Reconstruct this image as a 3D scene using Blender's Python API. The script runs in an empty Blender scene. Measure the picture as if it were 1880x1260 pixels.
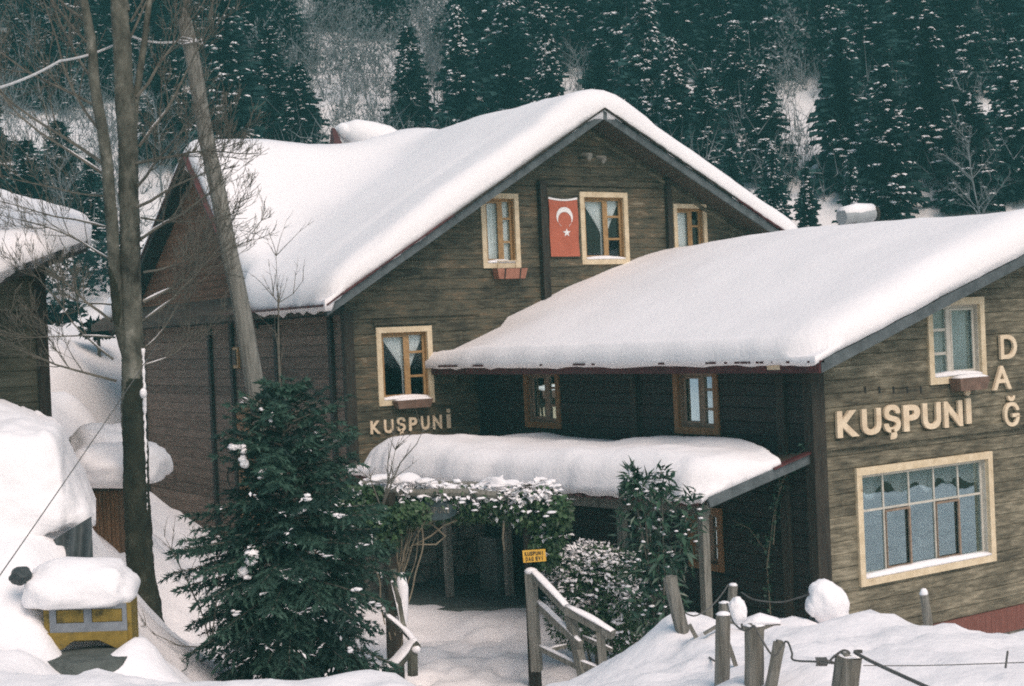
import bpy, bmesh, math, random
import numpy as np
from mathutils import Vector, Matrix, noise
R_ = math.radians
C = bpy.context.scene.collection

# ------------------------------------------------------------------ camera, sky, sun, exposure
EYE = Vector((0, 0, 5.5)); FPX = 2611.0
YAW, PITCH, ROLL = R_(33.8), R_(-0.5), R_(2.5)
F0 = Vector((math.sin(YAW), math.cos(YAW), 0)); R0 = Vector((math.cos(YAW), -math.sin(YAW), 0)); Z0 = Vector((0, 0, 1))
CF = F0 * math.cos(PITCH) + Z0 * math.sin(PITCH); U0 = Z0 * math.cos(PITCH) - F0 * math.sin(PITCH)
CR = R0 * math.cos(ROLL) - U0 * math.sin(ROLL); CU = R0 * math.sin(ROLL) + U0 * math.cos(ROLL)
cam = bpy.data.cameras.new('camera'); cam.sensor_width = 36; cam.lens = 36 * FPX / 1880; cam.clip_start = .2; cam.clip_end = 600
co = bpy.data.objects.new('camera', cam); C.objects.link(co)
m3 = Matrix((CR, CU, -CF)).transposed(); co.matrix_world = Matrix.Translation(EYE) @ m3.to_4x4()
bpy.context.scene.camera = co
SUN_EL, SUN_AZ = R_(52), R_(-4)             # azimuth from -Y (south of the house fronts) towards +X
SD = Vector((math.sin(SUN_AZ) * math.cos(SUN_EL), -math.cos(SUN_AZ) * math.cos(SUN_EL), math.sin(SUN_EL)))
w = bpy.data.worlds.new('World'); bpy.context.scene.world = w; w.use_nodes = True
nt = w.node_tree; bg = nt.nodes['Background']
sky = nt.nodes.new('ShaderNodeTexSky'); sky.sky_type = 'NISHITA'; sky.sun_disc = False
sky.sun_elevation = SUN_EL; sky.sun_rotation = math.atan2(SD.x, SD.y); sky.air_density = 1.0; sky.dust_density = 2.5; sky.ozone_density = 1.0
tn_ = nt.nodes.new('ShaderNodeMix'); tn_.data_type = 'RGBA'; tn_.blend_type = 'MULTIPLY'; tn_.inputs[0].default_value = 1; tn_.inputs[7].default_value = (1.0, 1.0, .94, 1)
nt.links.new(sky.outputs[0], tn_.inputs[6]); nt.links.new(tn_.outputs[2], bg.inputs[0]); bg.inputs[1].default_value = .15
sl = bpy.data.lights.new('sun', 'SUN'); sl.energy = 2.2; sl.angle = R_(40); sl.color = (1, .795, .72)
so = bpy.data.objects.new('sun', sl); C.objects.link(so); so.rotation_euler = SD.to_track_quat('Z', 'Y').to_euler()
vs = bpy.context.scene.view_settings; vs.view_transform = 'Standard'; vs.look = 'None'; vs.gamma = 1; vs.exposure = 0.02
bpy.context.scene.cycles.use_denoising = False
bpy.context.scene.cycles.max_bounces = 6; bpy.context.scene.cycles.filter_width = 1.9

# ------------------------------------------------------------------ pixel -> place helpers (photo pixels on a real plane or at a real distance)
def ray(px, py): return CF + CR * ((px - 940) / FPX) + CU * ((630 - py) / FPX)
def W(px, py, d): return EYE + ray(px, py) * d
def PY(px, py, Y): r = ray(px, py); return EYE + r * ((Y - EYE.y) / r.y)
def PX(px, py, X): r = ray(px, py); return EYE + r * ((X - EYE.x) / r.x)
def LD(lat, d, z=0): p = R0 * lat + F0 * d; return Vector((p.x, p.y, z))
def hpix(px, py, d): return W(px, py, d).z

# ------------------------------------------------------------------ materials
def lin(r, g, b): return tuple((c / 255 / 12.92) if c / 255 <= .04045 else ((c / 255 + .055) / 1.055) ** 2.4 for c in (r, g, b)) + (1,)
def mat(name, stops, scale=(1, 1, 1), nscale=3, detail=6, rough=.8, bump=0, tint=.0, spec=.3, bscale=None, obj=False, distort=0, patch=0):
    m = bpy.data.materials.new(name); m.use_nodes = True; t = m.node_tree; N = t.nodes; L = t.links
    p = N['Principled BSDF']; p.inputs['Roughness'].default_value = rough; p.inputs['Specular IOR Level'].default_value = spec
    if obj: src = N.new('ShaderNodeTexCoord').outputs['Object']
    else: src = N.new('ShaderNodeNewGeometry').outputs['Position']
    mp = N.new('ShaderNodeMapping'); mp.inputs['Scale'].default_value = scale; L.new(src, mp.inputs[0])
    nz = N.new('ShaderNodeTexNoise'); nz.inputs['Scale'].default_value = nscale; nz.inputs['Detail'].default_value = detail; nz.inputs['Roughness'].default_value = .65
    nz.inputs['Distortion'].default_value = distort
    at = N.new('ShaderNodeAttribute'); at.attribute_name = 'tint'
    ad = N.new('ShaderNodeVectorMath'); ad.operation = 'MULTIPLY_ADD'; ad.inputs[1].default_value = (37, 23, 51)
    L.new(at.outputs['Fac'], ad.inputs[0]); L.new(mp.outputs[0], ad.inputs[2]); L.new(ad.outputs[0], nz.inputs['Vector'])
    cr = N.new('ShaderNodeValToRGB'); e = cr.color_ramp.elements
    for i, (pos, col) in enumerate(stops):
        el = e[i] if i < 2 else e.new(pos)
        el.position = pos; el.color = col if len(col) == 4 else tuple(col) + (1,)
    fac = nz.outputs['Fac']
    if patch:
        n3 = N.new('ShaderNodeTexNoise'); n3.inputs['Scale'].default_value = 1.5; n3.inputs['Detail'].default_value = 5; n3.inputs['Roughness'].default_value = .6; L.new(src, n3.inputs['Vector'])
        pm = N.new('ShaderNodeMath'); pm.operation = 'MULTIPLY_ADD'; pm.inputs[1].default_value = patch; L.new(n3.outputs['Fac'], pm.inputs[0]); ps = N.new('ShaderNodeMath'); ps.operation = 'SUBTRACT'; ps.inputs[1].default_value = patch / 2
        L.new(fac, ps.inputs[0]); L.new(ps.outputs[0], pm.inputs[2]); fac = pm.outputs[0]
    if tint:
        ma = N.new('ShaderNodeMath'); ma.operation = 'MULTIPLY_ADD'; ma.inputs[1].default_value = tint
        L.new(at.outputs['Fac'], ma.inputs[0]); sb = N.new('ShaderNodeMath'); sb.operation = 'SUBTRACT'; sb.inputs[1].default_value = tint / 2
        L.new(fac, sb.inputs[0]); L.new(sb.outputs[0], ma.inputs[2]); fac = ma.outputs[0]
    L.new(fac, cr.inputs[0]); L.new(cr.outputs[0], p.inputs['Base Color'])
    if bump:
        b = N.new('ShaderNodeBump'); b.inputs['Strength'].default_value = bump; b.inputs['Distance'].default_value = .03
        if bscale:
            n2 = N.new('ShaderNodeTexNoise'); n2.inputs['Scale'].default_value = bscale; n2.inputs['Detail'].default_value = 5; L.new(src, n2.inputs['Vector']); L.new(n2.outputs['Fac'], b.inputs['Height'])
        else: L.new(nz.outputs['Fac'], b.inputs['Height'])
        L.new(b.outputs[0], p.inputs['Normal'])
    return m
PL = (1.0, 1.0, 7)
M = {}
M['snow'] = mat('snow', [(.3, (.80, .785, .79)), (.7, (.86, .84, .84))], nscale=.7, rough=.65, bump=.5, bscale=11, spec=.2)
M['roofsnow'] = mat('roof_snow', [(.3, (.82, .80, .80)), (.7, (.87, .845, .845))], nscale=.5, rough=.65, bump=.3, bscale=12, spec=.2)
M['wall'] = mat('weathered_board', [(.24, (.018, .016, .011)), (.42, (.054, .048, .032)), (.54, (.094, .084, .056)), (.62, (.108, .077, .044)), (.76, (.25, .215, .15))], scale=PL, nscale=2.6, detail=12, rough=.75, bump=.5, tint=.13, patch=.6)
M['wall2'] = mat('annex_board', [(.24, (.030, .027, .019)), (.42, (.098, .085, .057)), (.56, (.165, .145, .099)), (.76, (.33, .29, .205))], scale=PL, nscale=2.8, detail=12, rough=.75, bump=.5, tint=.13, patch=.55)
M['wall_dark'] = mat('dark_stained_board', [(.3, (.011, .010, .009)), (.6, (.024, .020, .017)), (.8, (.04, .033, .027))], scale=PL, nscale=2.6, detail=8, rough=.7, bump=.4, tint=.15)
M['wall_red'] = mat('red_brown_board', [(.25, (.072, .048, .037)), (.5, (.142, .100, .078)), (.8, (.23, .17, .135))], scale=PL, nscale=2.4, detail=8, rough=.8, bump=.4, tint=.25)
M['wall_red2'] = mat('rust_brown_board', [(.25, (.060, .028, .016)), (.5, (.135, .064, .036)), (.8, (.20, .105, .06))], scale=PL, nscale=2.4, detail=8, rough=.8, bump=.4, tint=.25)
M['wall_green'] = mat('grey_green_board', [(.25, (.03, .03, .02)), (.5, (.085, .08, .055)), (.8, (.15, .145, .11))], scale=PL, nscale=2.4, detail=8, rough=.8, bump=.4, tint=.25)
M['cream'] = mat('cream_paint', [(.27, (.27, .19, .11)), (.36, (.52, .42, .27)), (.6, (.66, .555, .385)), (.85, (.72, .62, .45))], nscale=6, detail=8, rough=.6, bump=.1)
M['lettercream'] = mat('letter_paint', [(.25, (.38, .28, .17)), (.36, (.60, .48, .33)), (.6, (.72, .60, .43)), (.85, (.76, .65, .48))], nscale=5, detail=8, rough=.6)
M['sash'] = mat('varnished_sash', [(.3, (.24, .135, .055)), (.7, (.42, .27, .125))], nscale=8, rough=.5)
M['casing_brown'] = mat('brown_casing', [(.3, (.14, .07, .03)), (.7, (.27, .145, .065))], scale=(4, 4, 1), nscale=5, rough=.6)
M['casing_dull'] = mat('faded_brown_sash', [(.3, (.17, .12, .085)), (.7, (.30, .22, .16))], nscale=7, rough=.6)
M['sashpale'] = mat('pale_sash', [(.3, (.42, .40, .34)), (.7, (.58, .55, .48))], nscale=8, rough=.5)
M['darkpost'] = mat('dark_post', [(.3, (.014, .012, .010)), (.7, (.045, .036, .026))], scale=(6, 6, .8), nscale=3, rough=.8, bump=.3)
M['greywood'] = mat('grey_weathered_wood', [(.25, (.06, .055, .045)), (.5, (.17, .165, .14)), (.8, (.30, .29, .26))], scale=(14, 14, 1.2), nscale=2.2, detail=8, rough=.85, bump=.7)
M['fascia'] = mat('grey_blue_barge_board', [(.3, (.05, .06, .063)), (.7, (.12, .14, .145))], nscale=4, rough=.7)
M['redmetal'] = mat('dark_red_sheet', [(.3, (.045, .014, .015)), (.7, (.10, .029, .029))], nscale=4, rough=.5)
M['soffit'] = mat('soffit_board', [(.3, (.035, .025, .018)), (.7, (.085, .062, .045))], scale=(3, .5, 3), nscale=4, rough=.8)
M['terracotta'] = mat('terracotta', [(.3, (.24, .10, .065)), (.7, (.37, .17, .115))], nscale=6, rough=.7)
M['browntub'] = mat('brown_wood_box', [(.3, (.10, .062, .045)), (.7, (.22, .14, .105))], nscale=6, rough=.75)
M['flag'] = mat('red_flag_cloth', [(.3, (.35, .092, .052)), (.7, (.44, .13, .078))], nscale=3, rough=.8)
M['white'] = mat('white_cloth', [(.3, (.72, .72, .70)), (.7, (.80, .80, .78))], nscale=5, rough=.8)
M['curtain'] = mat('net_curtain', [(.3, (.72, .73, .72)), (.7, (.85, .86, .85))], scale=(20, 20, 1), nscale=3, rough=.9)
M['dim'] = mat('dark_interior', [(.3, (.02, .022, .022)), (.7, (.04, .042, .04))], nscale=2, rough=.9)
M['bark'] = mat('grey_bark', [(.30, (.018, .018, .014)), (.43, (.060, .060, .047)), (.58, (.120, .118, .094)), (.74, (.27, .262, .222))], scale=(1, 1, .6), nscale=5, detail=9, rough=.9, bump=.8)
M['darkbark'] = mat('dark_bark', [(.3, (.010, .012, .008)), (.55, (.026, .028, .018)), (.8, (.07, .07, .05))], scale=(1, 1, .5), nscale=7, detail=9, rough=.95, bump=.8)
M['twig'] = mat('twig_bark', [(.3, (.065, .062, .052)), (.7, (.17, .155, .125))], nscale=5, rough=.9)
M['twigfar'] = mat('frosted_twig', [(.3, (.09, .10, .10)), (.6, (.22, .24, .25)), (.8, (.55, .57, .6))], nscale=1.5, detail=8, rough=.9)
M['pole'] = mat('pole_wood', [(.25, (.085, .084, .074)), (.5, (.20, .195, .17)), (.8, (.33, .32, .285))], scale=(8, 8, .7), nscale=3, detail=8, rough=.85, bump=.5)
def leafmat(name, a, b, rough=.6, spec=.3, tr=.15):
    m = mat(name, [(.3, a), (.7, b)], nscale=2.5, rough=rough, spec=spec, tint=.6); return m
M['needle'] = leafmat('spruce_needle', (.010, .030, .024), (.036, .082, .056), .65)
M['needlefar'] = leafmat('far_spruce_needle', (.006, .020, .021), (.022, .052, .050), .8, .1)
def vary(m, lo, hi):
    t = m.node_tree; N = t.nodes; L = t.links; p = N['Principled BSDF']; src = p.inputs['Base Color'].links[0].from_socket; oi = N.new('ShaderNodeObjectInfo'); mr = N.new('ShaderNodeMapRange'); mr.inputs[3].default_value = lo; mr.inputs[4].default_value = hi
    hs = N.new('ShaderNodeHueSaturation'); L.new(oi.outputs['Random'], mr.inputs[0]); L.new(mr.outputs[0], hs.inputs['Value']); L.new(src, hs.inputs['Color']); L.new(hs.outputs[0], p.inputs['Base Color'])
vary(M['needlefar'], .55, 1.45)
M['ivy'] = leafmat('ivy_leaf', (.016, .038, .014), (.055, .105, .040), .45, .4)
M['laurel'] = leafmat('laurel_leaf', (.014, .040, .024), (.045, .095, .055), .35, .5)
M['drytwig'] = mat('dry_vine', [(.3, (.12, .10, .07)), (.7, (.28, .24, .17))], nscale=6, rough=.9)
M['wire'] = mat('steel_wire', [(.3, (.06, .06, .055)), (.7, (.13, .13, .12))], nscale=8, rough=.6)
M['cable'] = mat('pale_cable', [(.3, (.45, .46, .46)), (.7, (.6, .6, .6))], nscale=8, rough=.7)
M['yellow'] = mat('yellow_sign_paint', [(.3, (.66, .36, .045)), (.7, (.76, .46, .075))], nscale=6, rough=.6)
M['black'] = mat('black_paint', [(.3, (.02, .018, .015)), (.7, (.035, .03, .025))], nscale=6, rough=.6)
M['boxyellow'] = mat('ochre_box_paint', [(.32, (.05, .045, .018)), (.46, (.19, .135, .028)), (.75, (.29, .20, .04))], nscale=7, detail=8, rough=.65)
M['boxgrey'] = mat('grey_blue_box_paint', [(.3, (.13, .15, .17)), (.7, (.24, .26, .28))], nscale=6, rough=.65)
M['concrete'] = mat('dark_concrete', [(.3, (.045, .055, .05)), (.7, (.11, .125, .115))], nscale=6, detail=9, rough=.9, bump=.4)
M['tarp'] = mat('dark_tarpaulin', [(.3, (.028, .036, .038)), (.7, (.065, .08, .082))], nscale=3, rough=.6)
M['corrugated'] = mat('brown_boards', [(.3, (.075, .040, .022)), (.7, (.20, .115, .06))], scale=(16, 16, .6), nscale=3, rough=.8, bump=.3)
M['metal'] = mat('galvanised_metal', [(.3, (.25, .27, .28)), (.7, (.38, .40, .41))], nscale=3, rough=.5)
M['brick'] = mat('red_sill_boards', [(.3, (.10, .035, .026)), (.7, (.21, .085, .065))], scale=(18, 18, 1), nscale=3, rough=.8)
M['bluesign'] = mat('blue_grey_board', [(.3, (.035, .055, .06)), (.7, (.075, .10, .105))], nscale=5, rough=.7)
def stonemat():
    m = mat('rubble_stone', [(.3, (.11, .105, .09)), (.6, (.24, .23, .20)), (.8, (.38, .36, .32))], nscale=3.5, detail=7, rough=.9)
    t = m.node_tree; N = t.nodes; L = t.links; p = N['Principled BSDF']
    v = N.new('ShaderNodeTexVoronoi'); v.feature = 'DISTANCE_TO_EDGE'; v.inputs['Scale'].default_value = 3.6
    L.new(N.new('ShaderNodeNewGeometry').outputs['Position'], v.inputs['Vector'])
    cr = N.new('ShaderNodeValToRGB'); cr.color_ramp.elements[0].position = .0; cr.color_ramp.elements[1].position = .09
    L.new(v.outputs['Distance'], cr.inputs[0])
    mx = N.new('ShaderNodeMix'); mx.data_type = 'RGBA'; mx.inputs[6].default_value = (.10, .095, .085, 1)
    src = p.inputs['Base Color'].links[0].from_socket
    L.new(cr.outputs[0], mx.inputs[0]); L.new(src, mx.inputs[7]); L.new(mx.outputs[2], p.inputs['Base Color'])
    b = N.new('ShaderNodeBump'); b.inputs['Strength'].default_value = .8; b.inputs['Distance'].default_value = .04; L.new(cr.outputs[0], b.inputs['Height']); L.new(b.outputs[0], p.inputs['Normal'])
    return m
M['stone'] = stonemat()
def glassmat(name, tintc, refl):
    m = bpy.data.materials.new(name); m.use_nodes = True; t = m.node_tree; N = t.nodes; L = t.links
    N.remove(N['Principled BSDF']); tr = N.new('ShaderNodeBsdfTransparent'); tr.inputs[0].default_value = tintc + (1,)
    g = N.new('ShaderNodeBsdfGlossy'); g.inputs['Roughness'].default_value = .02; g.inputs['Color'].default_value = (.62, .80, .85, 1)
    nz = N.new('ShaderNodeTexNoise'); nz.inputs['Scale'].default_value = 1.2; L.new(N.new('ShaderNodeNewGeometry').outputs['Position'], nz.inputs['Vector'])
    b = N.new('ShaderNodeBump'); b.inputs['Strength'].default_value = .06; b.inputs['Distance'].default_value = .1; L.new(nz.outputs['Fac'], b.inputs['Height']); L.new(b.outputs[0], g.inputs['Normal'])
    mx = N.new('ShaderNodeMixShader'); fr = N.new('ShaderNodeLayerWeight'); fr.inputs['Blend'].default_value = .25
    ma = N.new('ShaderNodeMath'); ma.operation = 'MULTIPLY_ADD'; ma.inputs[1].default_value = .7; ma.inputs[2].default_value = refl
    L.new(fr.outputs['Fresnel'], ma.inputs[0]); L.new(ma.outputs[0], mx.inputs[0]); L.new(tr.outputs[0], mx.inputs[1]); L.new(g.outputs[0], mx.inputs[2])
    L.new(mx.outputs[0], N['Material Output'].inputs[0]); return m
M['glass'] = glassmat('window_glass', (.90, .94, .94), .05)
M['glass_mirror'] = glassmat('reflecting_window_glass', (.80, .88, .90), .40)

# ------------------------------------------------------------------ mesh building helpers
def tag(o, label=None, cat=None, group=None, kind=None):
    for k, v in (('label', label), ('category', cat), ('group', group), ('kind', kind)):
        if v: o[k] = v
    return o
def empty(name, loc, label=None, cat=None, group=None):
    o = bpy.data.objects.new(name, None); o.empty_display_size = .2; C.objects.link(o); o.location = loc
    return tag(o, label, cat, group)
class MB:
    def __init__(s): s.v = []; s.f = []; s.m = []; s.t = []
    def add(s, vs, fs, mi=0, t=0.):
        n = len(s.v); s.v.extend(tuple(p) for p in vs)
        for f in fs: s.f.append(tuple(i + n for i in f)); s.m.append(mi); s.t.append(t)
    def quad(s, a, b, c, d, mi=0, t=0.): s.add((a, b, c, d), ((0, 1, 2, 3),), mi, t)
    def hexa(s, p, mi=0, t=0.):   # 8 corners: bottom 4 then top 4
        s.add(p, ((3, 2, 1, 0), (4, 5, 6, 7), (0, 1, 5, 4), (1, 2, 6, 5), (2, 3, 7, 6), (3, 0, 4, 7)), mi, t)
    def box(s, a, b, mi=0, t=0., M_=None):
        (x0, y0, z0), (x1, y1, z1) = a, b
        p = [(x0, y0, z0), (x1, y0, z0), (x1, y1, z0), (x0, y1, z0), (x0, y0, z1), (x1, y0, z1), (x1, y1, z1), (x0, y1, z1)]
        if M_: p = [M_(*q) for q in p]
        s.hexa(p, mi, t)
    def bar(s, a, b, wd, ht, mi=0, t=0., up=(0, 0, 1), taper=1.):
        a = Vector(a); b = Vector(b); d = (b - a).normalized(); u = Vector(up); r = d.cross(u)
        if r.length < 1e-3: r = d.cross(Vector((1, 0, 0)))
        r.normalize(); u = r.cross(d).normalized(); p = []
        for q, k in ((a, 1), (b, taper)):
            p += [q - r * wd / 2 * k - u * ht / 2 * k, q + r * wd / 2 * k - u * ht / 2 * k, q + r * wd / 2 * k + u * ht / 2 * k, q - r * wd / 2 * k + u * ht / 2 * k]
        s.hexa(p, mi, t)
    def tube(s, pts, rad, n=6, mi=0, t=0., cap=True, wob=0, ph=0):
        pts = [Vector(p) for p in pts]; k = len(pts)
        if not hasattr(rad, '__len__'): rad = [rad] * k
        d = (pts[1] - pts[0]).normalized(); a = d.orthogonal().normalized(); vs = []; 
        for i, p in enumerate(pts):
            d = (pts[min(i + 1, k - 1)] - pts[max(i - 1, 0)]).normalized(); a = (a - d * a.dot(d)).normalized(); b = d.cross(a)
            for j in range(n):
                an = 2 * math.pi * j / n + ph; rr = rad[i]
                if wob: rr *= 1 + wob * noise.noise(Vector((math.cos(an) * 1.5, math.sin(an) * 1.5, i * .5)) + p * .7)
                vs.append(p + (a * math.cos(an) + b * math.sin(an)) * rr)
        fs = [(i * n + j, i * n + (j + 1) % n, (i + 1) * n + (j + 1) % n, (i + 1) * n + j) for i in range(k - 1) for j in range(n)]
        if cap: fs += [tuple(range(n))[::-1], tuple((k - 1) * n + j for j in range(n))]
        s.add(vs, fs, mi, t)
    def blob(s, c, rx, ry, rz, mi=0, amp=.18, fr=1.6, seed=0, sub=2, flat=None):
        bm = bmesh.new(); bmesh.ops.create_icosphere(bm, subdivisions=sub, radius=1); c = Vector(c); vs = []
        for v in bm.verts:
            q = v.co.copy(); k = 1 + amp * noise.noise(q * fr + Vector((seed * 3.1, seed * 1.7, seed)))
            z = q.z
            if flat is not None and z < flat: z = flat + (z - flat) * .15
            vs.append(c + Vector((q.x * rx * k, q.y * ry * k, z * rz * k)))
        s.add(vs, [tuple(v.index for v in f.verts) for f in bm.faces], mi); bm.free()
    def build(s, name, mats, parent=None, smooth=False, fix=False, loc=None):
        me = bpy.data.meshes.new(name); vs = s.v
        if loc is None and parent is not None: loc = Vector(parent_world(parent))
        elif loc is None:
            a = np.array(vs); loc = Vector((a[:, 0].mean(), a[:, 1].mean(), a[:, 2].min()))
        else: loc = Vector(loc)
        vs = (np.array(vs, dtype=float) - np.array(loc)).tolist()
        me.from_pydata(vs, [], s.f)
        for m in (mats if isinstance(mats, (list, tuple)) else [mats]): me.materials.append(M[m] if isinstance(m, str) else m)
        me.polygons.foreach_set('material_index', s.m)
        if smooth: me.polygons.foreach_set('use_smooth', [True] * len(s.f))
        at = me.attributes.new('tint', 'FLOAT', 'FACE'); at.data.foreach_set('value', s.t)
        if fix:
            bm = bmesh.new(); bm.from_mesh(me); bmesh.ops.recalc_face_normals(bm, faces=bm.faces); bm.to_mesh(me); bm.free()
        me.update(); o = bpy.data.objects.new(name, me); C.objects.link(o)
        if parent is not None:
            o.parent = parent; o.location = loc - Vector(parent_world(parent))
        else: o.location = loc
        return o
def parent_world(p):
    l = Vector(p.location)
    while p.parent: p = p.parent; l += Vector(p.location)
    return l
def copy_tree(o, parent=None):
    c = o.copy(); C.objects.link(c); c.parent = parent
    for ch in [x for x in C.objects if x.parent == o]: copy_tree(ch, c)
    return c
rnd = random.Random(7)
def rv(r, z=1.): return Vector((r.gauss(0, 1), r.gauss(0, 1), r.gauss(0, 1) * z)).normalized()
def fbm(x, y, z=0, o=4):
    return noise.fractal(Vector((x, y, z)), 1.0, 2.0, o)
def lump(sn, c, rx, ry, rz, ex=.7, amp=.08, flat=-.35, sub=4, sd=0, xa=R0, ya=F0):
    bm = bmesh.new(); bmesh.ops.create_icosphere(bm, subdivisions=sub, radius=1); vs = []
    for v in bm.verts:
        x = math.copysign(abs(v.co.x) ** ex, v.co.x); y = math.copysign(abs(v.co.y) ** ex, v.co.y); z = v.co.z; k = 1 + amp * noise.noise(v.co * 1.8 + Vector((sd, sd, 0))) + amp * .3 * noise.noise(v.co * 6 + Vector((sd, 0, 0)))
        vs.append(c + xa * x * rx * k + ya * y * ry * k + Z0 * (z if z > flat else flat + (z - flat) * .25) * rz * k)
    sn.add(vs, [tuple(v.index for v in f.verts) for f in bm.faces]); bm.free()
def snow_cap(mb, pts, wd, th, mi=0, seed=0, seg=.12):
    """a soft strip of snow lying along a rail through pts"""
    pts = [Vector(p) for p in pts]; out = []
    for a, b in zip(pts, pts[1:]):
        n = max(2, int((b - a).length / seg)); out += [a.lerp(b, i / n) for i in range(n)]
    out.append(pts[-1]); k = len(out); vs = []; prof = [(-.5, 0), (-.5, .45), (-.3, .85), (0, 1), (.3, .85), (.5, .45), (.5, 0)]
    for i, p in enumerate(out):
        d = (out[min(i + 1, k - 1)] - out[max(i - 1, 0)]).normalized(); r = d.cross(Z0)
        if r.length < .1: r = R0.copy()
        r.normalize(); e = min(1, min(i, k - 1 - i) / 1.5 * .7 + .3)
        hh = th * e * (1 + .35 * noise.noise(p * 4 + Vector((seed, 0, 0)))); ww = wd * (.85 + .25 * e) * (1 + .2 * noise.noise(p * 5 + Vector((0, seed, 3))))
        vs += [p + r * (x * ww) + Z0 * (y * hh) for x, y in prof]
    q = len(prof); fs = [(i * q + j, (i + 1) * q + j, (i + 1) * q + (j + 1) % q, i * q + (j + 1) % q) for i in range(k - 1) for j in range(q)]
    fs += [tuple(range(q)), tuple((k - 1) * q + j for j in range(q))[::-1]]
    mb.add(vs, fs, mi)
def snow_sheet(x0, x1, y0, y1, base, thick, step, er, edges='lrfb', nz=.05, seed=0, rag=.06, under=.012, drip=0.0):
    """a roof's snow blanket: height field over a rectangle with rounded, slightly ragged edges"""
    nx = max(4, int((x1 - x0) / step)); ny = max(4, int((y1 - y0) / step)); mb = MB()
    def wf(i, n):            # denser towards both ends
        t = i / n; return t if n < 6 else (t + .12 * (math.sin(2 * math.pi * t) / -2 / math.pi * 3.2) if False else .5 - .5 * math.cos(math.pi * t) * (.35 + .65 * abs(math.cos(math.pi * t)) ** .0))
    top = []; bot = []
    for j in range(ny + 1):
        for i in range(nx + 1):
            x = x0 + (x1 - x0) * wf(i, nx); y = y0 + (y1 - y0) * wf(j, ny)
            ds = [9.]
            if 'l' in edges: ds.append(x - x0)
            if 'r' in edges: ds.append(x1 - x)
            if 'f' in edges: ds.append(y - y0)
            if 'b' in edges: ds.append(y1 - y)
            ds.sort(); d = ds[0]
            if len(ds) > 1 and ds[1] < er: d = max(0, er - math.hypot(er - ds[0], er - ds[1])) if ds[0] < er else ds[0]
            k = min(1, d / er); e = (1 - (1 - k) ** 2.3) ** (1 / 2.3)
            xx, yy = x, y; rg = rag * fbm(x * 1.3 + seed, y * 1.3, 2.) * (1 - k) ** 2
            if i == 0 or 'l' in edges and x - x0 < er: xx += rg
            if i == nx or 'r' in edges and x1 - x < er: xx -= rg
            if j == 0 or 'f' in edges and y - y0 < er: yy += rg
            b = base(x, y); T = thick(x, y)
            t = T * (.22 + .78 * e) * (1 + nz * 2 * fbm(x * .55 + seed * 5, y * .55, seed)) + nz * .5 * e * fbm(x * 2 + seed, y * 2, 4.) + .018 * (1 - k) * fbm(x * 6, y * 6, seed)
            lip = -drip * (1 - k) ** 3 * (.5 + 1.2 * abs(fbm(x * 2.2, y * 2.2, 5.))) * (1 if x - x0 < .14 else .3)
            top.append((xx, yy, b + max(.03, t))); bot.append((xx, yy, b + under + (lip if d < .12 else 0)))
    n = nx + 1; N_ = len(top)
    fs = [(j * n + i, j * n + i + 1, (j + 1) * n + i + 1, (j + 1) * n + i) for j in range(ny) for i in range(nx)]
    mb.add(top + bot, fs + [tuple(a + N_ for a in f[::-1]) for f in fs])
    ring = [i for i in range(n)] + [j * n + nx for j in range(1, ny + 1)] + [ny * n + i for i in range(nx - 1, -1, -1)] + [j * n for j in range(ny - 1, 0, -1)]
    for a, b in zip(ring, ring[1:] + ring[:1]): mb.f.append((a, a + N_, b + N_, b)); mb.m.append(0); mb.t.append(0.)
    return mb

# ------------------------------------------------------------------ the ground
CP = [  # lateral metres, metres ahead, height (controls of the snow surface)
]
def cp(px, py, d, dz=0): q = W(px, py, d); r = q - EYE; CP.append((r.dot(R0), r.dot(F0), q.z + dz))
for a in [(760, 1118, 24.5), (850, 1150, 23.4), (950, 1135, 23.4), (800, 1200, 21.4), (900, 1250, 20.), (760, 1262, 19.6), (1060, 1245, 20), (1120, 1200, 21),
          (1000, 1225, 20.5), (1480, 1172, 20.3), (1400, 1172, 19.7), (1250, 1178, 20.2)]: cp(*a)
for a in [(1880, 1262, 21), (1760, 1200, 21.6)]: cp(*a)
# right bank with the fence
for a in [(1130, 1215, 12.2), (1195, 1175, 11.6), (1262, 1128, 11.3), (1330, 1150, 11.2), (1420, 1146, 11.2), (1500, 1178, 11.2), (1600, 1155, 10.8), (1700, 1162, 10.6), (1745, 1148, 10.4),
          (1800, 1175, 10.2), (1900, 1172, 10), (1110, 1262, 10.5), (1200, 1262, 8.7), (1400, 1262, 7.8), (1600, 1262, 7.6), (1800, 1262, 7.4), (1950, 1262, 7.2)]: cp(*a)
for a in [(1180, 1330, 15.0), (1330, 1330, 14.6), (1500, 1330, 14.2), (1700, 1330, 14), (1900, 1320, 13.5)]: cp(*a)
# foreground, left
for a in [(540, 1256, 11), (640, 1250, 10.8), (720, 1240, 10.6), (790, 1275, 10.4), (850, 1330, 11), (960, 1320, 11), (900, 1400, 14.5), (980, 1370, 14), (700, 1330, 14), (600, 1330, 15.5)]: cp(*a)
for a in [(0, 1244, 11.5), (100, 1246, 11.5), (180, 1238, 11.6), (250, 1262, 11.8), (330, 1250, 14.2), (420, 1290, 14.8), (300, 1150, 18.5), (255, 1125, 19.7), (360, 1080, 23), (330, 1015, 28.5),
          (420, 1010, 27.5), (170, 1262, 13.2), (215, 1262, 13.4), (100, 1262, 13.1), (300, 1215, 15.5), (60, 1210, 13.2), (48, 1118, 14.0), (66, 1160, 13.75), (20, 1110, 14), (30, 1180, 13.6), (110, 1236, 13.45), (170, 1240, 13.45), (225, 1232, 13.5), (260, 1170, 14.1), (165, 1240, 14.1)]: cp(*a)
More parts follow.
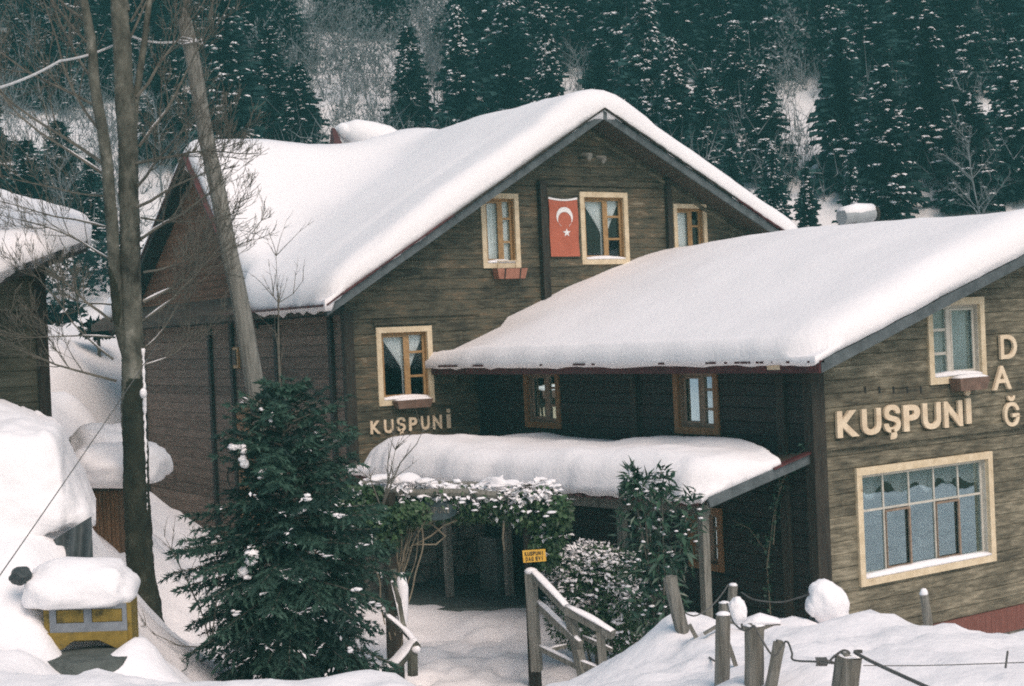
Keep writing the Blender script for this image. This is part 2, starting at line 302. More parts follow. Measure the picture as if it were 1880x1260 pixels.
# heap at the left edge and slope behind
for a in [(-40, 760, 18.2), (40, 775, 18.2), (-30, 900, 15.6), (60, 900, 16.2), (110, 920, 16.4), (140, 960, 16.2), (-20, 1040, 14.4), (40, 1010, 14.5), (100, 1040, 14.7), (160, 1050, 14.9)]: cp(*a)
for a in [(205, 1030, 18), (190, 1060, 17), (230, 930, 22), (150, 880, 23.5), (110, 800, 26), (150, 740, 29), (110, 640, 36), (190, 600, 42), (150, 560, 46), (90, 545, 47), (205, 530, 47), (-60, 800, 25), (-60, 640, 34), (-80, 540, 46)]: cp(*a)
for X, Y, z in [(12, 24, .55), (16, 30, .6), (12, 34.5, .75), (22, 24, .6), (20, 18, .5), (24, 16, .4), (22, 30, .8), (12, 20, .55), (26, 30, 1), (30, 22, .6), (30, 36, 2.5), (10.5, 30, .9), (11, 26, .7)]:
    CP.append((X * R0.x + Y * R0.y, X * F0.x + Y * F0.y, z))
for a, b, z in [(-24, 5, 2.5), (-24, 20, 3.2), (-26, 40, 5.5), (28, 5, 2.5), (32, 20, 1.5), (32, 40, 4.5), (-2, 3, 2.2), (6, 3, 2.4), (-10, 4, 2.4), (0, 45, 4), (16, 46, 4.5), (-16, 48, 7.), (28, 50, 7)]: CP.append((a, b, z))
P_ = np.array(CP); n_ = len(P_)
D_ = np.sqrt(((P_[:, None, :2] - P_[None, :, :2]) ** 2).sum(-1) + .05)
A_ = np.zeros((n_ + 3, n_ + 3)); A_[:n_, :n_] = D_ - .0 * np.eye(n_); A_[:n_, n_] = 1; A_[:n_, n_ + 1:] = P_[:, :2]; A_[n_, :n_] = 1; A_[n_ + 1:, :n_] = P_[:, :2].T
S_ = np.linalg.solve(A_, np.concatenate([P_[:, 2], np.zeros(3)]))
def near_h(l, d):
    l = np.atleast_1d(np.asarray(l, float)); d = np.atleast_1d(np.asarray(d, float))
    r = np.sqrt((l[:, None] - P_[None, :, 0]) ** 2 + (d[:, None] - P_[None, :, 1]) ** 2 + .05)
    return r @ S_[:n_] + S_[n_] + S_[n_ + 1] * l + S_[n_ + 2] * d
def hill_h(l, d): return 4.2 + .62 * (d - 43) + .04 * abs(l)
def ground_h(l, d):
    k = min(1, max(0, (d - 40) / 9)); k = k * k * (3 - 2 * k)
    a = float(near_h(l, min(d, 52))[0]); hh = hill_h(l, d) + 1.6 * noise.noise(Vector((l * .06, d * .06, 0))) * min(1, max(0, (d - 42) / 10))
    return a * (1 - k) + hh * k
def g_at(x, y): return ground_h(x * R0.x + y * R0.y, x * F0.x + y * F0.y)
def terrain():
    ds = [1.5]
    while ds[-1] < 112: ds.append(ds[-1] + (.10 if ds[-1] < 15 else .12 if ds[-1] < 24 else .2 if ds[-1] < 30 else .5 if ds[-1] < 52 else 2.2))
    nl = 330; mb = MB(); rf_ = random.Random(3); FT = []
    for k in range(120): u_ = rf_.random(); FT.append((-1.75 + 1.5 * u_ + rf_.gauss(0, .5) - .0, 23.2 - 5.5 * rf_.random(), rf_.uniform(.05, .11)))
    for k in range(50): FT.append((rf_.uniform(-7.4, -5.2), rf_.uniform(20, 27), rf_.uniform(.04, .11))); vs = []
    for d in ds:
        half = 8 + d * .62; ls = np.array([half * (2 * i / nl - 1) for i in range(nl + 1)])
        hs = near_h(ls, np.full(nl + 1, min(d, 52)))
        k = min(1, max(0, (d - 40) / 9)); k = k * k * (3 - 2 * k)
        for l, h in zip(ls, hs):
            z = h * (1 - k) + (hill_h(l, d) + 1.6 * noise.noise(Vector((l * .06, d * .06, 0))) * min(1, max(0, (d - 42) / 10))) * k
            p = LD(l, d)
            if d < 30:
                yard = math.exp(-((l + .6) / 1.6) ** 2) if 14 < d < 26 else 0
                z += .05 * fbm(p.x * 1.1, p.y * 1.1, 0) + (.035 - .02 * yard) * fbm(p.x * 3.1, p.y * 3.1, 3)
                bank = max(0, 1 - abs(d - 10) / 4) * (1 if l > 0 else .4)
                z += .075 * bank * max(0, fbm(p.x * 2.2, p.y * 2.2, 7.) ) + .03 * bank * fbm(p.x * 7, p.y * 7, 1.)
                if d > 19 and -8 < l < -3: z += .07 * fbm(p.x * 2.5, p.y * 2.5, 9)
                z += .10 * (bank + (.6 if l < -3 else 0)) * (abs(noise.noise(Vector((p.x * 1.6, p.y * 1.6, 3.)))) - .2) + .022 * bank * (abs(noise.noise(Vector((p.x * 5, p.y * 5, 3.)))) - .2)
                if 17 < d < 28:
                    for fl_, fd_, fz_ in FT:
                        if abs(l - fl_) < .4 and abs(d - fd_) < .5: z -= fz_ * math.exp(-((l - fl_) / .10) ** 2 - ((d - fd_) / .17) ** 2) - .35 * fz_ * math.exp(-((l - fl_) / .2) ** 2 - ((d - fd_ - .25) / .16) ** 2)
            else: z += .12 * fbm(p.x * .5, p.y * .5, 0)
            vs.append((p.x, p.y, z))
    n = nl + 1
    mb.add(vs, [(j * n + i, j * n + i + 1, (j + 1) * n + i + 1, (j + 1) * n + i) for j in range(len(ds) - 1) for i in range(nl)])
    tag(mb.build('snow_ground', 'snow', smooth=True, loc=(0, 0, 0)), 'deep uneven snow over the yard, the banks and the hillside', 'ground', kind='structure')
terrain()
bp = MB(); bp.quad((-90, -10, -2.5), (145, -10, -2.5), (145, 155, -2.5), (-90, 155, -2.5)); tag(bp.build('valley_floor', 'snow', loc=(0, 0, -2.5)), 'wide snow plain under the valley', 'ground', kind='structure')

hz_ = MB(); hz_.box((-95, -12, -4), (150, 160, 95)); ho = hz_.build('added_haze', 'snow', loc=(0, 0, 0)); tag(ho, 'thin haze over the valley, added and tinted teal to lift the dark tones', 'added_haze', kind='stuff')
hm_ = bpy.data.materials.new('added_haze'); hm_.use_nodes = True; hm_.node_tree.nodes.clear(); vo = hm_.node_tree.nodes.new('ShaderNodeVolumePrincipled'); vo.inputs['Color'].default_value = (.30, .95, .93, 1); vo.inputs['Density'].default_value = .0020  # added teal volume that lifts the dark tones near and far
hm_.node_tree.links.new(vo.outputs[0], hm_.node_tree.nodes.new('ShaderNodeOutputMaterial').inputs['Volume']); ho.data.materials.clear(); ho.data.materials.append(hm_)
# ------------------------------------------------------------------ building helpers
def wall_boards(Mf, left, right, v0, v1, holes, course, off=0., seed=0, amp=.006, vert=False):
    """horizontal boards with grooves; holes are (u0,u1,v0,v1)"""
    r = random.Random(seed); mb = MB(); cs = [v0]; 
    while cs[-1] < v1 - .02: cs.append(min(v1, cs[-1] + course * r.uniform(.86, 1.14)))
    for a, b in zip(cs, cs[1:]):
        br = sorted({a, b} | {z for h in holes for z in h[2:4] if a + .001 < z < b - .001} | ({a + .012, b - .012} if b - a > .06 else set()))
        jo = r.uniform(-amp, amp); tints = [r.random() for _ in range(8)]; joint = left(a) + (right(a) - left(a)) * r.uniform(.2, .8) + (999 if r.random() < .55 else 0)
        def prof(z): return off + jo + (0 if (a + .0115 < z < b - .0115) else -.014)
        for z0, z1 in zip(br, br[1:]):
            segs = [(left(z0), right(z0), left(z1), right(z1))]
            for h in holes:
                if h[2] < (z0 + z1) / 2 < h[3]:
                    ns = []
                    for s0, s1, t0, t1 in segs:
                        if h[1] <= min(s0, t0) or h[0] >= max(s1, t1): ns.append((s0, s1, t0, t1)); continue
                        if h[0] > s0: ns.append((s0, h[0], t0, h[0]))
                        if h[1] < s1: ns.append((h[1], s1, h[1], t1))
                    segs = ns
            for k, (s0, s1, t0, t1) in enumerate(segs):
                if s1 - s0 < .004 and t1 - t0 < .004: continue
                if s0 + .1 < joint < s1 - .1 and t0 < joint < t1:
                    parts = [(s0, joint - .003, t0, joint - .003, 0), (joint + .003, s1, joint + .003, t1, 1)]
                else: parts = [(s0, s1, t0, t1, 0 if (s0 + s1) / 2 < joint else 1)]
                for a0, a1, b0, b1, q in parts:
                    mb.quad(Mf(a0, z0, prof(z0)), Mf(a1, z0, prof(z0)), Mf(b1, z1, prof(z1)), Mf(b0, z1, prof(z1)), 0, tints[q])
    return mb
def rect(pts, plane, val):
    f = (lambda p: PY(*p, val)) if plane == 'Y' else (lambda p: PX(*p, val))
    q = [f(p) for p in pts]; u = (lambda v: v.x) if plane == 'Y' else (lambda v: v.y)
    return ((u(q[0]) + u(q[2])) / 2, (u(q[1]) + u(q[3])) / 2, (q[2].z + q[3].z) / 2, (q[0].z + q[1].z) / 2)
def window(parent, Mf, rc, cas=.11, style='left', casm='cream', sashm='sash', curtains='drape', glass='glass', snow=True, seed=0, label=None, proud=.035, dirn=1, full=False):
    """rc = outer casing rectangle (u0,u1,v0,v1); returns the opening. dirn=-1 where +u runs to the viewer's left"""
    u0, u1 = sorted(rc[:2]); v0, v1 = rc[2:]; mb = MB(); r = random.Random(seed)
    iu0, iu1, iv0, iv1 = u0 + cas, u1 - cas, v0 + cas, v1 - cas
    B = lambda m, a0, a1, b0, b1, c0, c1, mi=0: m.box((a0, b0, c0), (a1, b1, c1), mi, r.random(), Mf)
    B(mb, u0, u1, iv1, v1, -.02, proud); B(mb, u0, u1, v0, iv0, -.02, proud); B(mb, u0, iu0, iv0, iv1, -.02, proud - .002); B(mb, iu1, u1, iv0, iv1, -.02, proud - .002)
    wn = mb.build('window', casm, parent, fix=True)
    if label: wn['label'] = label
    # lining of the opening and the sash
    s = MB(); t = .045
    B(s, iu0 - .012, iu0 + .012, iv0, iv1, -.17, -.021); B(s, iu1 - .012, iu1 + .012, iv0, iv1, -.17, -.021); B(s, iu0 + .012, iu1 - .012, iv1 - .012, iv1 + .012, -.17, -.021); B(s, iu0 + .012, iu1 - .012, iv0 - .012, iv0 + .012, -.17, -.021)
    a0, a1, b0, b1 = iu0 + .013, iu1 - .013, iv0 + .013, iv1 - .013; c0, c1 = -.13, -.085
    wdt, hgt = a1 - a0, b1 - b0
    B(s, a0, a0 + t, b0, b1, c0, c1); B(s, a1 - t, a1, b0, b1, c0, c1); B(s, a0 + t, a1 - t, b1 - t, b1, c0, c1); B(s, a0 + t, a1 - t, b0, b0 + t, c0, c1)
    if style == 'grid':
        cols = 5
        for k in range(1, cols):
            x = a0 + wdt * k / cols; B(s, x - .014, x + .014, b0 + t, b1 - t, c0 + .005, c1 - .004)
        y = b0 + hgt * .64; B(s, a0 + t, a1 - t, y - .016, y + .016, c0 + .003, c1 - .008)
    else:
        fx = .60 if (style == 'left') == (dirn == 1) else .42
        x = a0 + wdt * fx; B(s, x - .05, x + .05, b0 + t, b1 - t, c0, c1 + .012)
        big = (a0 + t, x - .05) if (style == 'left') == (dirn == 1) else (x + .05, a1 - t)
        sm = (x + .05, a1 - t) if (style == 'left') == (dirn == 1) else (a0 + t, x - .05)
        for q in ((.70, .33) if style == 'left' else (.66, .32)):
            y = b0 + hgt * q; B(s, sm[0], sm[1], y - .022, y + .022, c0 + .004, c1 - .005)
        B(s, big[0], big[0] + .03, b0 + t, b1 - t, c1 + .001, c1 + .02); B(s, big[1] - .03, big[1], b0 + t, b1 - t, c1 + .001, c1 + .02)
        B(s, big[0] + .03, big[1] - .03, b1 - t - .03, b1 - t, c1 + .001, c1 + .02); B(s, big[0] + .03, big[1] - .03, b0 + t, b0 + t + .03, c1 + .001, c1 + .02)
    s.build('sash', sashm, wn, fix=True)
    if style == 'grid':
        for k in (1, 3):
            s2 = MB()
            x0, x1 = a0 + wdt * k / cols + .014, a0 + wdt * (k + 1) / cols - .014; y0, y1 = b0 + t, b0 + hgt * .62; z0, z1 = c1 - .003, c1 + .025; tt = .05
            B(s2, x0, x0 + .012, y0, y1, z0, z1); B(s2, x1 - .035, x1, y0, y1, z0, z1); B(s2, x0 + .012, x1 - .035, y1 - .03, y1, z0, z1); B(s2, x0 + .012, x1 - .035, y0, y0 + .03, z0, z1); s2.build('casement', 'casing_dull', wn, fix=True)
    g = MB(); g.quad(Mf(a0, b0, -.105), Mf(a1, b0, -.105), Mf(a1, b1, -.105), Mf(a0, b1, -.105)); g.build('pane', glass, wn)
    # curtains
    cu = MB()
    def sheet(fn, n=26, mth=14):
        vs = []
        for j in range(mth + 1):
            for i in range(n + 1):
                u, v, w_ = fn(i / n, j / mth); vs.append(Mf(u, v, w_))
        cu.add(vs, [(j * (n + 1) + i, j * (n + 1) + i + 1, (j + 1) * (n + 1) + i + 1, (j + 1) * (n + 1) + i) for j in range(mth) for i in range(n)])
    wv = lambda s_, a, ph=0: -.175 + a * math.sin(s_ * 38 + ph)
    if curtains == 'drape':        # tied at the centre post, hanging left and right of it
        cx = a0 + wdt * (.60 if dirn == 1 else .40)
        def dl(i, j):
            y = b1 - hgt * j * 1.0; kk = j / .55 if j < .55 else 1; wl = wdt * .50 * (1 - kk ** .9) + wdt * .075
            return cx - wl * i * dirn - .01, y, wv(i, .02)
        def dr(i, j):
            y = b1 - hgt * j * .62; wl = wdt * .40 * (1 - j ** .9) + .02
            return cx + .03 * dirn + wl * i * dirn, y, wv(i, .02, 1)
        sheet(dl); sheet(dr)
    elif curtains == 'full':
        sheet(lambda i, j: (a0 + wdt * i, b1 - hgt * j, wv(i, .025)))
    elif curtains == 'half':
        sheet(lambda i, j: (a0 + wdt * (.02 + .55 * i), b1 - hgt * j, wv(i, .02)))
    elif curtains == 'valance':
        def vl(i, j): return a0 + wdt * i, b1 - hgt * j * (.20 + .045 * math.cos(i * math.pi * 10 + .6 + 2 * noise.noise(Vector((i * 3, 1, 0)))) + .09 * noise.noise(Vector((i * 6, 0, 0)))), -.20 + .02 * math.sin(i * 90)
        sheet(vl, 60, 6)
    if cu.v: cu.build('curtain', 'curtain', wn, smooth=True)
    if snow:
        sn = MB(); n = 14; vs = []
        for i in range(n + 1):
            uu = iu0 + .015 + (iu1 - iu0 - .03) * i / n; hh = .035 + .035 * math.sin(math.pi * i / n) * (1 + .6 * noise.noise(Vector((i * .7 + seed, 0, 0))))
            vs += [Mf(uu, iv0 + .013, -.083), Mf(uu, iv0 + .013 + hh, -.083), Mf(uu, iv0 + .01 + hh * .9, -.02), Mf(uu, iv0 + .012 + hh * .3, proud + .004), Mf(uu, iv0 + .001, proud + .006)]
        fs = [(i * 5 + k, (i + 1) * 5 + k, (i + 1) * 5 + (k + 1) % 5, i * 5 + (k + 1) % 5) for i in range(n) for k in range(5)] + [(0, 1, 2, 3, 4), tuple(n * 5 + k for k in range(5))[::-1]]
        sn.add(vs, fs); sn.build('snow', 'snow', wn, smooth=True, fix=True)
    return (iu0, iu1, iv0, iv1)
def inner(rc, cas): u0, u1 = sorted(rc[:2]); return (u0 + cas, u1 - cas, rc[2] + cas, rc[3] - cas)
def flower_box(c_u, v_top, wd, Mf, label, m='terracotta', snow=True, straps=False, h=.15, dep=.2, hooks=False):
    cen = Vector(Mf(c_u, v_top - h, .1)); e = empty('flower_box', cen, label, 'flower box', 'flower boxes under the windows')
    mb = MB(); w0, w1 = wd / 2 * .86, wd / 2; d0, d1 = .04, .04 + dep; t = .02
    def P(u, v, w_): return Mf(c_u + u, v_top - h + v, w_)
    def ring(hw, a, b, v): return [P(-hw, v, a), P(hw, v, a), P(hw, v, b), P(-hw, v, b)]
    o0 = ring(w0, d0, d1 - .03, 0); o1 = ring(w1, d0, d1, h); i1 = ring(w1 - t, d0 + t, d1 - t, h); i0 = ring(w0 - t, d0 + t, d1 - .03 - t, .05)
    mb.add(o0 + o1 + i1 + i0, [(0, 1, 2, 3)] + [(k, (k + 1) % 4, 4 + (k + 1) % 4, 4 + k) for k in range(4)] + [(4 + k, 4 + (k + 1) % 4, 8 + (k + 1) % 4, 8 + k) for k in range(4)] + [(8 + k, 8 + (k + 1) % 4, 12 + (k + 1) % 4, 12 + k) for k in range(4)] + [(12, 13, 14, 15)])
    mb.build('trough', m, e, fix=True)
    if straps:
        s = MB()
        for q in (-.25, .25):
            for k in range(4): pass
            a = P(q * wd - .012, 0, d1 - .027); b = P(q * wd + .012, 0, d1 - .027); c = P(q * wd + .022, h, d1 + .004); d = P(q * wd - .002, h, d1 + .004)
            s.hexa([a, b, P(q * wd + .012, 0, d1 - .02), P(q * wd - .012, 0, d1 - .02), d, c, P(q * wd + .022, h, d1 + .012), P(q * wd - .002, h, d1 + .012)])
        s.build('strap', 'black', e, fix=True)
    if hooks:
        s = MB()
        for q in (-.3, .3): s.box((q * wd - .012, h + .001, .04), (q * wd + .012, h + .17, .052), 0, 0, P)
        s.box((-.3 * wd, h + .15, .053), (.3 * wd, h + .17, .062), 0, 0, P); s.build('bracket', 'cream', e, fix=True)
    if snow:
        s = MB(); n = 10; vs = []
        for i in range(n + 1):
            u = (-1 + 2 * i / n) * (w1 - t * 1.1); k = .02 + .035 * (1 - (2 * i / n - 1) ** 4) * (1 + .5 * noise.noise(Vector((i, c_u, 0))))
            vs += [P(u, h - .03, d0 + t), P(u, h - .005 + k * .7, d0 + t), P(u, h + k, (d0 + d1) / 2), P(u, h - .005 + k * .5, d1 - t), P(u, h - .03, d1 - t)]
        s.add(vs, [(i * 5 + k, (i + 1) * 5 + k, (i + 1) * 5 + (k + 1) % 5, i * 5 + (k + 1) % 5) for i in range(n) for k in range(5)] + [(0, 1, 2, 3, 4), tuple(n * 5 + k for k in range(5))[::-1]])
        s.build('snow', 'snow', e, smooth=True, fix=True)
    return e
def letter_mesh(ch, bold, extr, bevel=0.):
    cu = bpy.data.curves.new('letter', 'FONT'); cu.body = ch; cu.size = 1; cu.extrude = extr; cu.offset = bold; cu.bevel_depth = bevel; cu.resolution_u = 5
    ob = bpy.data.objects.new('letter', cu); C.objects.link(ob); bpy.context.view_layer.update()
    dg = bpy.context.evaluated_depsgraph_get(); me = bpy.data.meshes.new_from_object(ob.evaluated_get(dg)); bpy.data.objects.remove(ob); bpy.data.curves.remove(cu)
    return me
def lettering(parent, text, places, Mf, m, bold=.02, depth=.03, w0=.004, name='letter', jit=0, tilt=None):
    """places: one (u_left, u_right, v_base, v_cap) per letter; glyphs are fitted to those boxes. One mesh per letter."""
    for i, (ch, (ua, ub, va, vb)) in enumerate(zip(text, places)):
        if ch in 'İI':
            mb = MB(); cap_ = vb - va; cx_ = (ua + ub) / 2; hw_ = min((ub - ua) / 2, cap_ * .15)
            mb.box((cx_ - hw_, va, w0), (cx_ + hw_, vb, w0 + depth), 0, 0, Mf)
            if ch == 'İ':
                n = 14; q = [(cx_ + hw_ * 1.0 * math.cos(6.2832 * k / n), vb + hw_ * 1.6 + hw_ * math.sin(6.2832 * k / n)) for k in range(n)]
                mb.add([Mf(x, y, w0) for x, y in q] + [Mf(x, y, w0 + depth) for x, y in q], [tuple(range(n))[::-1], tuple(n + k for k in range(n))] + [(k, (k + 1) % n, n + (k + 1) % n, n + k) for k in range(n)])
            mb.build(name, m, parent, fix=True); continue
        me = letter_mesh(ch, bold, .5); a = np.zeros(len(me.vertices) * 3); me.vertices.foreach_get('co', a); a = a.reshape(-1, 3)
        cap = .729; x0, x1 = a[:, 0].min(), a[:, 0].max()
        base = 0.; r = random.Random(i * 7 + len(text))
        sx = (ub - ua) / (x1 - x0); sy = (vb - va) / cap; out = []
        rot = (tilt[i] if tilt else 0) + r.uniform(-jit, jit); cu_, cv_ = (ua + ub) / 2, (va + vb) / 2
        for x, y, z in a:
            u = ua + (x - x0) * sx - cu_; v = va + (y - base) * sy - cv_
            uu = u * math.cos(rot) - v * math.sin(rot); vv = u * math.sin(rot) + v * math.cos(rot)
            out.append(Mf(cu_ + uu, cv_ + vv, w0 + (z + .5) * depth))
        mb = MB(); mb.add(out, [tuple(p.vertices) for p in me.polygons]); bpy.data.meshes.remove(me)
        mb.build(name, m, parent, fix=True)
YM, YA, XD, XL = 23.6, 14.6, 14.95, 12.10
MY = lambda Y: (lambda u, v, w_: (u, Y - w_, v))
MX = lambda X: (lambda u, v, w_: (X - w_, u, v))
E = EYE.z

# ------------------------------------------------------------------ the main house (front gable, side wing under a cross gable)
YF, YB = 22.95, 36.6; _a, _l, _r = PY(1106, 202, YF), PY(599, 562, YF), PY(1425, 420, YF)
AX, AZ = _a.x, _a.z; SLL, SLR = (AZ - _l.z) / (AX - _l.x), (AZ - _r.z) / (_r.x - AX); XE0, XE1 = _l.x + .03, _r.x + .9
XG = 11.72; _a, _n, _f = PX(341, 286, XG), PX(470, 580, XG), PX(258, 486, XG)
CY, CZ = _a.y, _a.z; CS, CSF = (CZ - _n.z) / (CY - _n.y), (CZ - _f.z) / (_f.y - CY)
print('cross gable', CY, CZ - E, CS, CSF)
roofL = lambda x: AZ - SLL * (AX - x)
roofR = lambda x: AZ - SLR * (x - AX)
house = empty('timber_house', (16.5, 28, .5), 'big dark timber house with a snow-laden gable roof and four cream-framed windows', 'house')
def part(mb, name, m, parent=house, **k): return mb.build(name, m, parent, **k)
# windows of the front
wl = {'low': [(688, 601), (791, 599), (696, 747), (797, 738)], 'upl': [(880, 356), (949, 355), (887, 494), (956, 491)], 'mid': [(1062, 354), (1149, 353), (1069, 487), (1156, 484)], 'upr': [(1234, 374), (1294, 376), (1240, 497), (1301, 494)]}
wr = {k: rect(v, 'Y', YM) for k, v in wl.items()}
porchwin = rect([(742, 938), (905, 945), (742, 1000), (905, 1004)], 'Y', YM)
holes = [inner(wr[k], .1) for k in wr] + [inner(porchwin, .07)]
zc = lambda z: z
flr = E + .62      # storey line
lf = lambda v: max(XL, AX - (AZ - .14 - v) / SLL); rf = lambda v: min(22.7, AX + (AZ - .14 - v) / SLR)
wb = wall_boards(MY(YM), lf, rf, 1.75, AZ - .2, holes, .2, seed=3); part(wb, 'front_wall', 'wall')
st = MB(); st.box((XL, YM - .03, .2), (22.7, YM + .25, 1.75)); part(st, 'stone_base', 'stone')
lw = wall_boards(MX(XL), lambda v: YM, lambda v: 34.7, .9, E + .9, [], .21, seed=5); part(lw, 'side_wall', 'wall_red')
# gable triangle of the cross gable, clad in rust brown boards
ga = wall_boards(MX(XL), lambda v: max(YM, CY - (CZ - .1 - v) / CS), lambda v: min(34.7, CY + (CZ - .1 - v) / CSF), E + .55, CZ - .12, [], .17, off=.03, seed=8); part(ga, 'gable_cladding', 'wall_red2')
sb = MB(); sb.box((XL - .06, YM - .06, .1), (XL + .25, 34.75, .9)); part(sb, 'side_stone_base', 'stone')
bk = MB(); bk.box((XL + .05, 34.4, .2), (22.65, 34.65, E + .3)); bk.box((22.5, YM + .05, .2), (22.68, 34.4, E + 1.7)); part(bk, 'back_wall', 'wall_dark')
# corner posts and horizontal trims on the boards
po = MB()
def vpost(px_t, py_t, py_b, wd, dep=.1, Y=YM, mb=po): a = PY(px_t, py_t, Y); b = PY(px_t + (py_b - py_t) * .045, py_b, Y); x = (a.x + b.x) / 2; mb.box((x - wd / 2, Y - dep, b.z), (x + wd / 2, Y + .02, a.z))
for a in ((634, 572, 1110, .2), (990, 333, 640, .17, .14), (1222, 330, 520, .12, .1)): po = MB(); vpost(*a, mb=po); part(po, 'corner_post', 'darkpost')
po = MB()
def hrail(a, b, ht, dep=.05, Y=YM, mb=None): p, q = PY(*a, Y), PY(*b, Y); z = (p.z + q.z) / 2; mb.box((p.x, Y - dep, z - ht / 2), (q.x, Y + .01, z + ht / 2))
for a in (((998, 338), (1216, 338), .1, .045), ((646, 584), (880, 566), .14, .04), ((684, 596), (800, 590), .05, .06)): po = MB(); hrail(*a, mb=po); part(po, 'trim_board', 'wall')
po = MB()
for y in (24.15, 26.6, 28.9, 30.15): po = MB(); po.box((XL - .075, y - .07, .9), (XL + .02, y + .07, E + .41)); part(po, 'wall_batten', 'wall_dark')
po = MB()
po.box((XL - .07, YM, E + .42), (XL + .02, 34.7, E + .56)); part(po, 'wall_rail', 'wall_dark'); po = MB(); po.box((XL - .1, 34.55, .9), (XL + .05, 34.8, E + .41)); part(po, 'wall_batten', 'wall_dark')
# arched little window and a door at the foot of the wing
aw = MB(); aw.box((XL - .06, 28.55, E - .55), (XL - .005, 28.95, E - .1)); awp = part(aw, 'small_window', 'sash'); g = MB(); g.box((XL - .075, 28.62, E - .48), (XL - .061, 28.88, E - .16)); g.build('pane', 'black', awp)
dr = MB(); dr.box((XL - .05, 27.9, .9), (XL - .004, 28.8, E - 1.35)); dp = part(dr, 'side_door', 'casing_brown'); hd = MB(); hd.tube([(XL - .06, 29.3, 2.4), (XL - .1, 29.3, 2.5), (XL - .1, 29.3, 2.65), (XL - .06, 29.3, 2.75)], .02, 6); hd.build('handle', 'black', dp)
mb = MB()
for x0, x1, f in ((AX - .25, 22.4, roofR),): mb.hexa([(x0, YM - .05, f(x0) - .36), (x1, YM - .05, f(x1) - .36), (x1, YM + .01, f(x1) - .36), (x0, YM + .01, f(x0) - .36), (x0, YM - .05, f(x0) - .27), (x1, YM - .05, f(x1) - .27), (x1, YM + .01, f(x1) - .27), (x0, YM + .01, f(x0) - .27)])
part(mb, 'soffit_strip', 'wall2', fix=True)
# roof slabs
rt = .16; rs = MB()
def slab(mb, x0, z0, x1, z1, y0, y1, t, mi=0): mb.hexa([(x0, y0, z0 - t), (x1, y0, z1 - t), (x1, y1, z1 - t), (x0, y1, z0 - t), (x0, y0, z0), (x1, y0, z1), (x1, y1, z1), (x0, y1, z0)], mi)
slab(rs, XE0, roofL(XE0), AX, AZ, YF, YB, rt); slab(rs, AX, AZ, XE1, roofR(XE1), YF, YB, rt)
roof = part(rs, 'roof', 'soffit', fix=True)
cg = MB(); yl, yr = CY - (CZ - (E + .45)) / CS, CY + (CZ - (E + .45)) / CSF
for y0, z0, y1, z1 in ((yl, E + .45, CY, CZ), (CY, CZ, yr, E + .45)):
    cg.hexa([(XG, y0, z0 - .12), (AX, y0, z0 - .12), (AX, y1, z1 - .12), (XG, y1, z1 - .12), (XG, y0, z0), (AX, y0, z0), (AX, y1, z1), (XG, y1, z1)])
part(cg, 'cross_roof', 'wall_dark', fix=True)
bb = MB()
for x0, z0, x1, z1 in ((XE0 - .03, roofL(XE0) , AX, AZ), (AX, AZ, XE1, roofR(XE1))):
    bb.hexa([(x0, YF - .045, z0 - .19), (x1, YF - .045, z1 - .19), (x1, YF - .002, z1 - .19), (x0, YF - .002, z0 - .19), (x0, YF - .045, z0 - .02), (x1, YF - .045, z1 - .02), (x1, YF - .002, z1 - .02), (x0, YF - .002, z0 - .02)])
part(bb, 'barge_board', 'fascia', fix=True)
rm = MB(); side_ = 0
for x0, z0, x1, z1 in ((XE0 - .06, roofL(XE0) - .02, AX, AZ), (AX, AZ, XE1, roofR(XE1))):
    n = 40
    for i in range(n):
        a, b = i / n, (i + 1) / n; xa, xb = x0 + (x1 - x0) * a, x0 + (x1 - x0) * b; za, zb = z0 + (z1 - z0) * a, z0 + (z1 - z0) * b; j = rnd.uniform(0, .03)
        rm.hexa([(xa, YF - .09 - j, za + .002), (xb, YF - .09 - j, zb + .002), (xb, YF + .1, zb + .002), (xa, YF + .1, za + .002), (xa, YF - .09 - j, za + .035), (xb, YF - .09 - j, zb + .035), (xb, YF + .1, zb + .035), (xa, YF + .1, za + .035)], 0 if (x0 < AX - 1 and a < .42) or (x0 > AX - 1 and a > .6) else 1)
for i in range(24):
    y = YF + i * .19; j = rnd.uniform(0, .04); rm.box((XE0 - .1 - j, y, roofL(XE0) - .03), (XE0 + .1, y + .17, roofL(XE0) + .012))
part(rm, 'sheet_edge', ['redmetal', 'darkpost'], fix=True)
rk = MB()
for y0, z0, y1, z1 in ((yl - .05, E + .40, CY, CZ + .0), (CY, CZ, yr + .05, E + .4)):
    rk.hexa([(XG - .05, y0, z0 - .15), (XG - .002, y0, z0 - .15), (XG - .002, y1, z1 - .15), (XG - .05, y1, z1 - .15), (XG - .05, y0, z0 - .02), (XG - .002, y0, z0 - .02), (XG - .002, y1, z1 - .02), (XG - .05, y1, z1 - .02)])
    rk.hexa([(XG - .09, y0, z0 - .018), (XG + .1, y0, z0 - .018), (XG + .1, y1, z1 - .018), (XG - .09, y1, z1 - .018), (XG - .09, y0, z0 + .02), (XG + .1, y0, z0 + .02), (XG + .1, y1, z1 + .02), (XG - .09, y1, z1 + .02)], 1)
part(rk, 'gable_board', ['wall_dark', 'redmetal'], fix=True)
